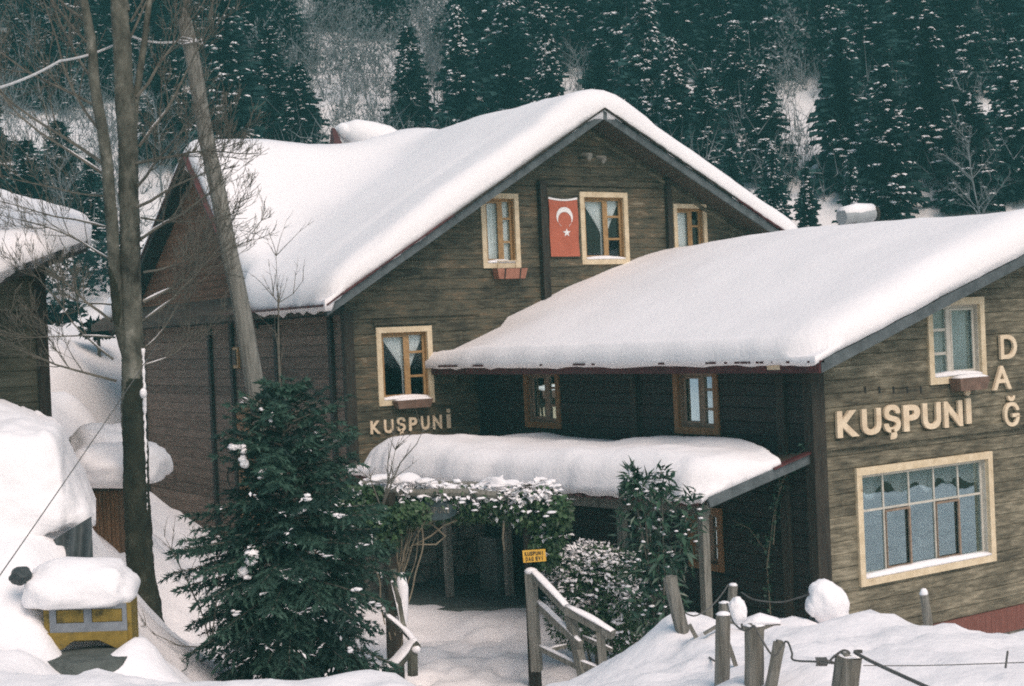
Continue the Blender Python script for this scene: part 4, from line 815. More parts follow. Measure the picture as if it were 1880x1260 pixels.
ROWS = {   # (tip px, tip y, metres ahead, width px)
 'front': ('in the front row', [(-30, 150, 52, 150), (45, 250, 51, 130), (105, 215, 52, 120), (165, 330, 51, 90), (300, 70, 55, 150), (410, -20, 55, 170), (490, 40, 57, 140), (545, 108, 56, 118), (747, 42, 58, 100),
                              (838, 0, 57, 130), (925, -60, 58, 140), (1000, 20, 56, 120), (1100, 66, 57, 110), (1178, -40, 55, 140), (1232, 60, 54, 130), (1290, 120, 53, 120), (1395, 110, 53, 120), (1415, 250, 49, 80), (1478, 300, 47.5, 70), (1340, 235, 49, 80), (1560, 270, 47, 80), (1345, 30, 56, 130), (1540, 40, 52, 170), (1620, 110, 50, 150), (1700, 20, 52, 160), (1775, 160, 49, 140), (1850, 60, 51, 170), (1930, 20, 51, 160)]),
 'middle': ('in the middle row', [(-60, -40, 60, 170), (20, 60, 61, 160), (90, 20, 60, 150), (180, 40, 61, 150), (255, -60, 62, 160), (355, -90, 62, 170), (450, -140, 63, 180), (520, -30, 64, 140), (620, -60, 68, 120), (700, -140, 68, 130), (880, -160, 62, 150), (965, -130, 63, 150), (1050, -100, 64, 140), (1130, -180, 62, 160), (1225, -140, 62, 150), (1310, -120, 61, 160), (1390, -150, 60, 150), (1500, -140, 60, 150), (1585, -60, 58, 160), (1655, -150, 59, 170), (1745, -120, 58, 170), (1830, -170, 59, 170), (1915, -140, 58, 170)]),
 'third': ('in the third row', [(x_, -70 - (x_ * 37) % 130, 64.5 + (x_ * 13) % 5, 125 + (x_ * 7) % 40) for x_ in (-70, 60, 140, 215, 300, 390, 470, 850, 925, 1020, 1085, 1150, 1205, 1262, 1330, 1400, 1480, 1560, 1635, 1730, 1800, 1870, 1930)]),
 'back': ('in the back row', [(-20, -200, 70, 190), (110, -180, 71, 180), (220, -240, 72, 180), (330, -230, 73, 190), (420, -260, 74, 190), (500, -220, 76, 170), (575, -200, 80, 150), (660, -220, 82, 150), (800, -260, 76, 150), (910, -300, 73, 180), (1010, -280, 74, 170), (1090, -300, 74, 170), (1180, -320, 73, 180), (1280, -300, 72, 180), (1370, -320, 71, 180), (1520, -300, 70, 170), (1610, -280, 69, 180), (1700, -320, 69, 190), (1790, -300, 68, 190), (1890, -320, 68, 190)]),
}
def zone(px): return 'left of the bare tree' if px < 200 else 'between bare tree and dormer' if px < 600 else 'above the left roof slope' if px < 1010 else 'above the right roof slope' if px < 1440 else 'behind the annex roof'
rr = random.Random(4)
for key, (row, lst) in ROWS.items():
    lst = sorted(lst); zs = [zone(a[0]) for a in lst]
    for i, (px, ty, d, wp) in enumerate(lst):
        z = zs[i]; n = zs[:i].count(z); m = zs.count(z); od = '' if m == 1 else ('leftmost ' if n == 0 else 'rightmost ' if n == m - 1 else ORD[n] + ' from left ')
        kd = rr.choice([0, 1, 2, 4] if 1010 < px < 1500 or 730 < px < 900 else [0, 3, 5, 2, 1]); kd = 4 if (px, ty) in ((1395, 110), (1178, -40)) else kd
        far_spruce(px, ty, d + rr.uniform(-.8, .8), wp * rr.uniform(.95, 1.12), kd, od + 'snow-flecked spruce ' + row + ' ' + z)

# frosted bare trees between the conifers
def bare_mb(seed, H, lev=4, r0=.09, spread=.5, nb=5, up=.25, snow=0):
    r = random.Random(seed); mb = MB(); sn = []
    def grow(p, d, L, rad, lv):
        n = 4; pts = [p]; q = p; dd = d.copy()
        for i in range(n): dd = (dd + Vector((r.uniform(-1, 1), r.uniform(-1, 1), r.uniform(-.6, 1) * up * 2)) * .16).normalized(); q = q + dd * L / n; pts.append(q)
        mb.tube(pts, [rad * (1 - .7 * i / n) for i in range(n + 1)], 4 if lv < 2 else 3, cap=False, t=r.random())
        if lv >= lev: return
        for k in range(nb if lv else nb * 3):
            t = r.uniform(.25 if lv else .2, 1); i = min(n - 1, int(t * n)); b = pts[i].lerp(pts[i + 1], t * n - i); a = r.uniform(0, 6.28); o = dd.orthogonal().normalized(); o.rotate(Matrix.Rotation(a, 3, dd))
            nd = (dd * (1 - spread) + o * spread * 1.2 + Z0 * up).normalized(); grow(b, nd, L * r.uniform(.3, .5) * (1.1 - .5 * t if not lv else 1), rad * .42, lv + 1)
    grow(Vector((0, 0, -.2)), Vector((0, 0, 1)), H, r0, 0); return mb
BP = []
for k, (H, c) in enumerate(((7, 0), (6, 1), (8, 2))):
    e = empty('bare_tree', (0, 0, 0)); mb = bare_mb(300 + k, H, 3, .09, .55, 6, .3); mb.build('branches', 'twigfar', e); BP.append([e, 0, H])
bl = [(570, 150, 63, 'in front of the snow gully'), (612, 60, 66, 'at the top of the snow gully'), (655, 95, 62, 'in the middle of the snow gully'), (690, 170, 60, 'low between the dormer and the lone small spruce'), (630, 190, 60, 'just above the red dormer peak'), (800, 60, 63, 'right of the lone small spruce'), (795, 130, 60, 'low down right of the lone small spruce'), (1455, 20, 62, 'in the blue snow gap above the annex ridge'), (1800, 250, 48, 'with bent snowy limbs behind the annex ridge'), (1060, 90, 60, 'just left of the gable peak'), (120, 300, 50, 'above the neighbour roof'), (200, 260, 53, 'behind the big bare trunk'), (290, 170, 53, 'between the big trunk and the leaning pole')]
for i, (px, ty, d, wh) in enumerate(bl):
    k = i % 3; pr = BP[k]; e = pr[0] if pr[1] == 0 else copy_tree(pr[0]); pr[1] += 1
    l = (px - 940) / FPX * d; gz = ground_h(l, d); p = W(px, ty, d); s = max(.35, (p.z - gz) / pr[2]); e.location = (p.x, p.y, gz); e.scale = (s, s, s); e.rotation_euler = (0, 0, i * 1.9); tag(e, 'frosted leafless tree ' + wh, 'tree', 'frosted leafless trees on the hillside')
def leaf(mb, p, d, n, L, w_, mi=0, t=0., fold=.25):
    d = d.normalized(); s = d.cross(n)
    if s.length < 1e-3: s = d.orthogonal()
    s.normalize(); n = s.cross(d); mb.add((p, p + d * L * .45 + s * w_ / 2 + n * L * fold * .3, p + d * L - n * L * fold * .3, p + d * L * .45 - s * w_ / 2 + n * L * fold * .3), ((0, 1, 2), (0, 2, 3)), mi, t)
sc_ = MB(); r = random.Random(88)  # scrub also added to darken the hillside snow, in place of tree shade
for i in range(5200):
    d = r.uniform(50, 84); l = r.uniform(-.42, .42) * d; px = 940 + l / d * FPX
    if not (480 < px < 860 or 1400 < px < 1500 or px < 260) and r.random() < .72: continue
    p = LD(l, d, ground_h(l, d) - .1); h = r.uniform(.5, 2.6) * (1 if r.random() < .8 else 1.6); t0 = r.random()
    for k in range(r.randrange(4, 9)):
        o = Vector((r.gauss(0, .28), r.gauss(0, .28), r.uniform(.6, 1))) * h; q = p + o * .55 + rv(r) * .12 * h; w_ = r.uniform(.008, .022)
        for a, b in ((p, q), (q, p + o + rv(r) * .2 * h), (q, q + rv(r) * .32 * h + Z0 * .15 * h)):
            sd_ = (b - a).cross(CF).normalized() * w_; sc_.add((a - sd_, a + sd_, b), ((0, 1, 2),), 0, t0)
for i in range(210):
    d = r.uniform(56, 80); px = r.choice((r.uniform(500, 730), r.uniform(500, 730), r.uniform(770, 830), r.uniform(1425, 1490), r.uniform(40, 330), r.uniform(1690, 1880))); l = (px - 940) / FPX * d; c = LD(l, d, ground_h(l, d) + r.uniform(.8, 3.2)); ra = r.uniform(.5, 1.2); t0 = r.random()
    for k in range(110):
        q = rv(r) * r.uniform(.3, 1) ** .5; leaf(sc_, c + Vector((q.x * ra, q.y * ra, q.z * ra * 1.2)), rv(r), rv(r), r.uniform(.12, .28), r.uniform(.04, .10), 0, t0 + r.uniform(-.1, .1))
tag(sc_.build('undergrowth', 'twigfar', loc=(0, 0, 0)), 'frosted leafless scrub between the trees, also added to darken the hillside snow', 'undergrowth', kind='stuff')
# low dark bushes on the snow slope behind the neighbour house
for i, (px, py, d, s, wh) in enumerate(((105, 575, 43, 1., 'dark low bush poking out of the snow slope beside the neighbour house'), (180, 605, 39, .5, 'small olive bush stump in the snow slope left of the big trunk'), (140, 500, 47, 2.4, 'spreading dark conifer shrub above the snow slope behind the neighbour house'), (205, 470, 49, 2., 'dark conifer shrub beside the big trunk above the snow slope'))):
    r = random.Random(i + 50); mb = MB(); c = W(px, py, d)
    for k in range(700):
        q = rv(r); q = Vector((q.x * s * .8, q.y * s * .8, q.z * s * .4)) * r.uniform(.4, 1); leaf(mb, c + q, rv(r, .5), rv(r), .28, .12, 1 if r.random() < .12 and q.z > 0 else 0, r.random())
    mb.tube([(c.x, c.y, g_at(c.x, c.y) - .2), (c.x, c.y, c.z)], .05, 5, 2)
    tag(mb.build('low_bush', ['needlefar', 'snow', 'twig']), wh, 'bush', 'bushes on the snow slope')

# ------------------------------------------------------------------ the big bare tree, pole and cables
def big_tree():
    D = 19.6; base = W(266, 1150, D); e = empty('bare_tree', base, 'tall leafless tree with a forked dark trunk beside the yellow box', 'tree'); r = random.Random(12)
    def poly(pts): return [W(x, y, D + dz) for x, y, dz in pts]
    main = poly([(266, 1150, 0), (258, 1060, 0), (250, 940, .0), (246, 820, 0), (243, 700, 0), (242, 600, 0), (240, 500, 0), (237, 400, 0), (234, 300, 0), (231, 200, 0), (226, 90, 0), (220, 0, 0), (214, -150, 0), (206, -350, 0)])
    wpx = [60, 50, 48, 46, 43, 39, 37, 36, 36, 35, 33, 31, 26, 14]; rad = [x / 2 / FPX * D for x in wpx]; rad[0] *= 1.15
    def fine(pts, rd, k=18):
        op, orr = [], []
        for i in range(len(pts) - 1):
            for j in range(k): t = j / k; c_ = pts[i].lerp(pts[i + 1], t); op.append(c_ + Vector((noise.noise(c_ * 1.3), noise.noise(c_ * 1.3 + Vector((0, 9, 5))), 0)) * .03); orr.append(rd[i] * (1 - t) + rd[i + 1] * t)
        op.append(pts[-1]); orr.append(rd[-1]); return op, orr
    tk = MB(); fp, fr = fine(main, rad); tk.tube(fp, fr, 30, wob=.10)
    left = poly([(234, 680, -.03), (217, 590, -.1), (211, 500, -.15), (204, 400, -.2), (197, 310, -.25), (186, 230, -.3), (172, 150, -.35), (166, 70, -.4), (150, -10, -.45), (125, -150, -.5), (95, -320, -.5)])
    lr = [14, 20, 22, 22, 21, 20, 19, 17, 15, 12, 7]; lr = [x / 2 / FPX * D for x in lr]; fp, fr = fine(left, lr); tk.tube(fp, fr, 24, wob=.10)
    third = poly([(243, 250, .1), (252, 170, .2), (262, 90, .3), (275, 0, .4), (292, -120, .5)]); fp, fr = fine(third, [.06, .05, .045, .04, .02]); tk.tube(fp, fr, 10, wob=.1)
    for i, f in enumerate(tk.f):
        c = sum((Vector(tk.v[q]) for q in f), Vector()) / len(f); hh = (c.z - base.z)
        if noise.noise(c * Vector((2.2, 2.2, .9))) * .9 + .85 - hh * .2 > .12: tk.m[i] = 1  # darker bark faces, denser towards the foot, edge broken by noise
    tko = tk.build('trunk', ['bark', 'darkbark'], e, smooth=True)
    bm_ = MB(); sn = MB()
    def limb(p, d, L, rad, lv, sag=0., snowy=False):
        n = 7 if lv < 2 else 4; pts = [p]; q = p; dd = d.normalized()
        for i in range(n):
            dd = (dd + rv(r) * .15 + Z0 * (.10 if lv else .06) - Z0 * sag * (i / n)).normalized(); q = q + dd * L / n; pts.append(q)
        rs_ = [max(.0035, rad * (1 - .8 * i / n)) for i in range(n + 1)]; bm_.tube(pts, rs_, 5 if lv < 2 else 3, cap=False, t=r.random())
        if snowy and lv == 0: snow_cap(sn, [x + Z0 * rad * .7 for x in pts[:3]], rad * 1.3, rad * .8, seed=p.z)
        if lv >= 3: return
        for k in range((9, 6, 4)[lv]):
            t = r.uniform(.2, 1); i = min(n - 1, int(t * n)); b = pts[i].lerp(pts[i + 1], t * n - i); ax = (pts[i + 1] - pts[i]).normalized(); o = ax.orthogonal().normalized(); o.rotate(Matrix.Rotation(r.uniform(0, 6.28), 3, ax))
            limb(b, ax * .75 + o * .55 + Z0 * .12, L * r.uniform(.28, .52), rs_[i] * .5, lv + 1)
    # limbs seen in the photograph: start, direction in the picture, length in metres
    for (x, y, dx, dy, L, rd, sg) in ((188, 300, -70, -55, 2.4, .035, 0), (190, 250, -60, -90, 2.2, .03, 0), (185, 200, -90, -60, 2.4, .03, 0), (205, 330, -120, -70, 2.2, .03, .05), (250, 300, 90, -20, 2.0, .03, .1), (250, 345, 100, -60, 1.9, .028, 0), (252, 380, 110, -25, 1.6, .03, -.05), (258, 440, 110, -70, 2.0, .028, 0), (255, 270, 60, -90, 2.2, .03, 0),
        (250, 180, 60, -110, 2.0, .03, 0), (180, 160, -70, -90, 2.2, .03, 0), (170, 90, -90, -80, 1.9, .025, 0), (225, 90, 40, -100, 1.8, .025, 0), (262, 555, 110, -40, 1.5, .035, 0), (262, 590, 120, -60, 1.8, .03, 0), (205, 590, -80, -55, 1.3, .03, 0), (208, 660, -60, -50, 1.4, .022, .0), (214, 700, -110, -30, 1.6, .026, -.12), (209, 480, -110, -45, 1.6, .022, .1),
        (206, 420, -110, -20, 1.6, .022, .1), (265, 640, 90, -60, 1.3, .02, .0), (264, 500, 100, -10, 1.4, .024, .1), (210, 560, -110, 10, 1.3, .018, .0), (212, 620, -110, 15, 1.3, .018, -.05), (266, 670, 70, -30, 1.1, .016, .0), (258, 400, 130, 15, 1.5, .02, 0), (236, 20, -50, -100, 2., .025, 0), (240, 40, 90, -110, 2.2, .025, 0), (160, 40, -110, -60, 2.2, .025, 0), (205, 360, -130, 10, 1.7, .02, 0)):
        p = W(x, y, D + r.uniform(-.1, .1)); d = CR * dx - CU * dy + CF * r.uniform(-60, 60); limb(p, d, L * (1.22 if dx < 0 else .98), rd * .78, 0, sg, snowy=y > 250 and r.random() < .5)
    bm_.build('branches', 'twig', tko)
    # snow sticking along the trunk's right foot
    q = []; rd_ = []
    for y in range(640, 1060, 5): q.append(W(263 + (y - 640) * .022 + r.uniform(-1, 1), y, D - .06)); rd_.append(max(.002, .03 * noise.noise(Vector((y * .035, 3.3, 0))) + .018 + .02 * noise.noise(Vector((y * .14, 1, 0)))))
    sn.tube(q, rd_, 6)
    p = W(263, 722, D - .2); sn.blob(p, .05, .05, .07, seed=3); sn.build('snow', 'snow', tko, smooth=True); return e
big_tree()
# leaning pole
pt, pb = W(338, 36, 21.0), W(562, 1180, 21.3); ax = (pb - pt).normalized(); pe = empty('utility_pole', pb, 'leaning weathered wooden pole with a wire loop near its chipped top', 'pole'); mb = MB()
n = 26; mb.tube([pt.lerp(pb, i / n) + Vector((noise.noise(Vector((i * .3, 0, 0))), 0, 0)) * .03 for i in range(n + 1)], [.105 + .06 * i / n for i in range(n + 1)], 14, wob=.07)
pk_ = pt - ax * .12; mb.bar(pt + R0 * .03, pk_ + R0 * .03 - ax * .05, .1, .12, taper=.5); mb.build('shaft', 'pole', pe, smooth=False)
mb = MB()
for k, y in enumerate((72, 76, 80)): 
    c = pt.lerp(pb, (y - 36) / 1144); vs = [c + (R0 * math.cos(a) + F0 * math.sin(a)) * (.125 + .01 * k) + Z0 * .02 * math.sin(a * 2 + k) for a in [i * .5 for i in range(14)]]; mb.tube(vs, .011, 4)
c = pt.lerp(pb, .035) + R0 * .14; mb.tube([c, c + R0 * .05 + Z0 * .03, c + R0 * .07 - Z0 * .05, c - Z0 * .03], .012, 4); mb.build('wire_loop', 'cable', pe)
def cable(name, pts, rad, m, label, sag=0., n=24):
    mb = MB(); out = []
    for a, b in zip(pts, pts[1:]):
        for i in range(n): t = i / n; out.append(a.lerp(b, t) - Z0 * sag * 4 * t * (1 - t))
    out.append(pts[-1]); mb.tube(out, rad, 5); return tag(mb.build(name, m), label, 'cable')
cable('overhead_cable', [pt.lerp(pb, .033) - R0 * .1, W(240, 66, 20.5), W(110, 112, 18.4), W(-60, 175, 16)], .016, 'cable', 'pale overhead cable running left from the leaning pole top', .06)
cable('guy_wire', [W(290, 630, 19.3), W(-20, 1085, 12.5)], .006, 'wire', 'thin taut guy wire slanting down across the snow heap', .02)

# ------------------------------------------------------------------ yellow box, pipe, tarpaulin, little hut (left foreground)
D = 13.9; DR_ = D + .12; o = W(82, 1196, D); oz = W(165, 1195, D).z
bx = empty('wooden_box', W(165, 1195, D), 'ochre and grey wooden box with two panels and arched apron under a snow hood', 'box')
xv = (W(243, 1188, DR_) - W(82, 1196, D)); wB = xv.length; xv = Vector((xv.x, xv.y, 0)).normalized(); dv = Vector((-xv.y, xv.x, 0)); hB = (W(160, 1112, D).z - oz); tilt = -.04
def BX(u, v, w_): q = W(82, 1196, D) + xv * u - dv * w_ + Z0 * (v + tilt * u); return tuple(q)   # w_ towards the viewer
mb = MB(); mb.box((0, hB * .18, -.55), (wB, hB, -.03), 0, 0, BX); mb.box((0, 0, -.55), (.05, hB * .18, -.03), 0, 0, BX); mb.box((wB - .05, 0, -.55), (wB, hB * .18, -.03), 0, 0, BX); mb.build('body', 'boxyellow', bx, fix=True)
fr = MB(); L_ = [(.0, .07), (.93 * wB / wB, 1)]
def strip(m, u0, u1, v0, v1, w0=-.029, w1=.0): m.box((u0 * wB, v0 * hB, w0), (u1 * wB, v1 * hB, w1), 0, 0, BX)
strip(fr, .07, .95, .40, .60); strip(fr, .07, .95, .90, 1.0); strip(fr, .07, .145, .60, .90); strip(fr, .46, .55, .60, .90); strip(fr, .90, .95, .60, .90); fr.build('frame', 'boxgrey', bx, fix=True)
for a, b in ((.15, .455), (.555, .895)):
    pm = MB(); strip(pm, a, b, .61, .89, -.029, -.012); pm.build('panel', 'boxyellow', bx, fix=True)
ap = MB(); N = 20; topv = .399 * hB
def arch(u): return hB * .02 if u < .2 or u > .82 else hB * (.02 + .20 * min(1, (u - .2) / .13, (.82 - u) / .2))
us = [.02 + .93 * i / N for i in range(N + 1)]
for u0, u1 in zip(us, us[1:]):
    ap.hexa([BX(u0 * wB, arch(u0), -.029), BX(u1 * wB, arch(u1), -.029), BX(u1 * wB, arch(u1), .012), BX(u0 * wB, arch(u0), .012), BX(u0 * wB, topv, -.029), BX(u1 * wB, topv, -.029), BX(u1 * wB, topv, .012), BX(u0 * wB, topv, .012)])
ap.build('apron', 'boxyellow', bx, fix=True)
sn = MB(); c = Vector(BX(wB * .38, hB + .085, -.3)); q = []
bm = bmesh.new(); bmesh.ops.create_icosphere(bm, subdivisions=4, radius=1); vs = []
for v in bm.verts:
    z = v.co.z; ex = .62; x = math.copysign(abs(v.co.x) ** ex, v.co.x); y = math.copysign(abs(v.co.y) ** ex, v.co.y); k = 1 + .11 * noise.noise(v.co * 2.2) + .05 * noise.noise(v.co * 5) + .02 * noise.noise(v.co * 12)
    vs.append(c + xv * x * wB * .65 * k + dv * y * .42 * k + Z0 * ((z * .33 * k if z > 0 else max(z, -.45) * .24) + tilt * x * .5))
sn.add(vs, [tuple(v.index for v in f.verts) for f in bm.faces]); bm.free(); sn.build('snow_hood', 'snow', bx, smooth=True)
mb = MB(); c = W(172, 1212, D - .12); vs = []; n = 28
for ring_, (k, dz) in enumerate(((1., .06), (1.05, -.05), (1.02, -.5))):
    for i in range(n):
        a = 2 * math.pi * i / n; rr_ = k * (1 + .10 * noise.noise(Vector((math.cos(a) * 2, math.sin(a) * 2, 0)))); vs.append(c + xv * math.cos(a) * .47 * rr_ + dv * math.sin(a) * .36 * rr_ + Z0 * dz)
mb.add(vs, [tuple(range(n))] + [(k * n + i, k * n + (i + 1) % n, (k + 1) * n + (i + 1) % n, (k + 1) * n + i) for k in range(2) for i in range(n)]); tag(mb.build('stone_basin', 'concrete', fix=True), 'dark wet stone slab under the ochre box', 'stone')
# dark stone showing in the snow heap
c = W(38, 1058, 13.95); mb = MB(); mb.blob(c, .10, .12, .085, seed=6, sub=3, amp=.35); tag(mb.build('dark_stone', 'tarp'), 'small dark stone showing through the left snow heap', 'stone')
# tarpaulin flap
mb = MB(); vs = []; n = 16
for j in range(9):
    for i in range(n + 1):
        u = i / n; v = j / 8; top = Vector((78, 1004, 0)).lerp(Vector((168, 948, 0)), u); bt = Vector((92, 1036, 0)).lerp(Vector((172, 1050, 0)), u); q = top.lerp(bt, v); vs.append(W(q.x, q.y, 15.1 - .35 * v + .07 * math.sin(u * 17 + v * 3)))
mb.add(vs, [(j * (n + 1) + i, j * (n + 1) + i + 1, (j + 1) * (n + 1) + i + 1, (j + 1) * (n + 1) + i) for j in range(8) for i in range(n)]); tp = mb.build('tarpaulin', 'tarp', smooth=True); tag(tp, 'dark creased tarpaulin hanging out from under the snow heap', 'tarpaulin')
sn = MB()
PR = [(-120, [(715, 20), (730, 17.6), (760, 16.4), (785, 15.6), (820, 15.2), (880, 15), (950, 14.9), (1010, 14.8), (1050, 14.6), (1070, 14.8)]),
      (10, [(738, 19.5), (748, 17.5), (768, 16.4), (788, 15.6), (808, 15.2), (870, 15.05), (930, 14.95), (980, 14.9), (1012, 14.8), (1025, 15)]),
      (62, [(757, 19), (764, 17.4), (776, 16.4), (790, 15.7), (812, 15.3), (865, 15.1), (920, 15), (965, 14.95), (992, 15.0), (996, 15.4)]),
      (105, [(775, 18.4), (780, 17.2), (786, 16.3), (795, 15.8), (820, 15.4), (870, 15.2), (915, 15.1), (955, 15.0), (972, 15.1), (972, 15.5)]),
      (122, [(800, 17.8), (806, 17), (815, 16.4), (830, 15.9), (855, 15.6), (890, 15.3), (925, 15.15), (958, 15.1), (966, 15.2), (965, 15.6)]),
      (142, [(842, 17.4), (848, 16.8), (858, 16.3), (872, 15.9), (890, 15.6), (912, 15.4), (935, 15.25), (955, 15.2), (962, 15.3), (958, 15.7)]),
      (162, [(880, 17), (886, 16.6), (894, 16.2), (905, 15.9), (916, 15.7), (928, 15.5), (940, 15.4), (954, 15.35), (962, 15.4), (955, 15.8)]),
      (176, [(915, 16.6), (920, 16.4), (925, 16.2), (930, 16), (938, 15.8), (944, 15.7), (950, 15.65), (956, 15.6), (962, 15.65), (958, 15.9)])]
nu, nv = 64, 60; vs = []
def cr4(p, t): i = min(len(p) - 2, int(t)); k = t - i; k = k * k * (3 - 2 * k) if False else k; q0, q1, q2, q3 = p[max(i - 1, 0)], p[i], p[i + 1], p[min(i + 2, len(p) - 1)]; return .5 * (2 * q1 + (q2 - q0) * k + (2 * q0 - 5 * q1 + 4 * q2 - q3) * k * k + (3 * q1 - q0 - 3 * q2 + q3) * k ** 3)
A3 = [[Vector((px, y, d)) for y, d in pr] for px, pr in PR]
for j in range(nv + 1):
    row = [cr4(c, 9 * j / nv) for c in A3]
    for i in range(nu + 1):
        q = cr4(row, 7 * i / nu); p = W(q.x, q.y, q.z); e_ = min(1, (nu - i) / 6) * (1 if j < nv - 5 else .5)
        n1 = fbm(p.x * .9, p.y * .9 + p.z, 3) * .11 + (abs(noise.noise(p * 2.3)) - .2) * .12 + fbm(p.x * 5, p.y * 5, p.z * 5) * .03; vs.append(p + (-CF * .6 + Z0 * .8) * n1 * e_)
sn.add(vs, [(j * (nu + 1) + i, (j + 1) * (nu + 1) + i, (j + 1) * (nu + 1) + i + 1, j * (nu + 1) + i + 1) for j in range(nv) for i in range(nu)])
sn.build('snow', 'snow', tp, smooth=True)

# little hut with a mushroom of snow
D = 20.6; hut = empty('small_hut', W(198, 1040, D), 'small brown board hut carrying a huge overhanging cap of snow behind the trunk', 'hut')
a, b = W(172, 1040, D), W(222, 1040, D); hz = W(198, 900, D).z; hx_ = (b - a); hx_.z = 0; hx_.normalize(); hd_ = Vector((-hx_.y, hx_.x, 0)); 
def HB(u, v, w_): return tuple(a + hx_ * u + hd_ * w_ + Z0 * (v - a.z))
wd_ = (b - a).length; mb = MB()
for k in range(7): j = rnd.uniform(-.006, .006); mb.box((wd_ * k / 7 + .004, a.z - .8, j), (wd_ * (k + 1) / 7 - .004, hz, .06 + j), 0, rnd.random(), HB)
mb.box((.0, a.z - .8, .07), (.05, hz, .8), 0, 0, HB); mb.box((wd_ - .05, a.z - .8, .07), (wd_, hz, .8), 0, 0, HB); mb.build('wall', 'corrugated', hut, fix=True)
mb = MB(); mb.box((-.12, hz + .001, -.15), (wd_ + .2, hz + .06, .95), 0, 0, HB); mb.build('roof', 'darkpost', hut, fix=True)
sn = MB()
lump(sn, W(222, 862, D + .2), .64, .9, .42, ex=.62, sd=2, amp=.16); lump(sn, W(196, 820, D + 1.1), .5, .7, .36, ex=.7, sd=5, amp=.2); sn.build('snow_cap', 'snow', hut, smooth=True)

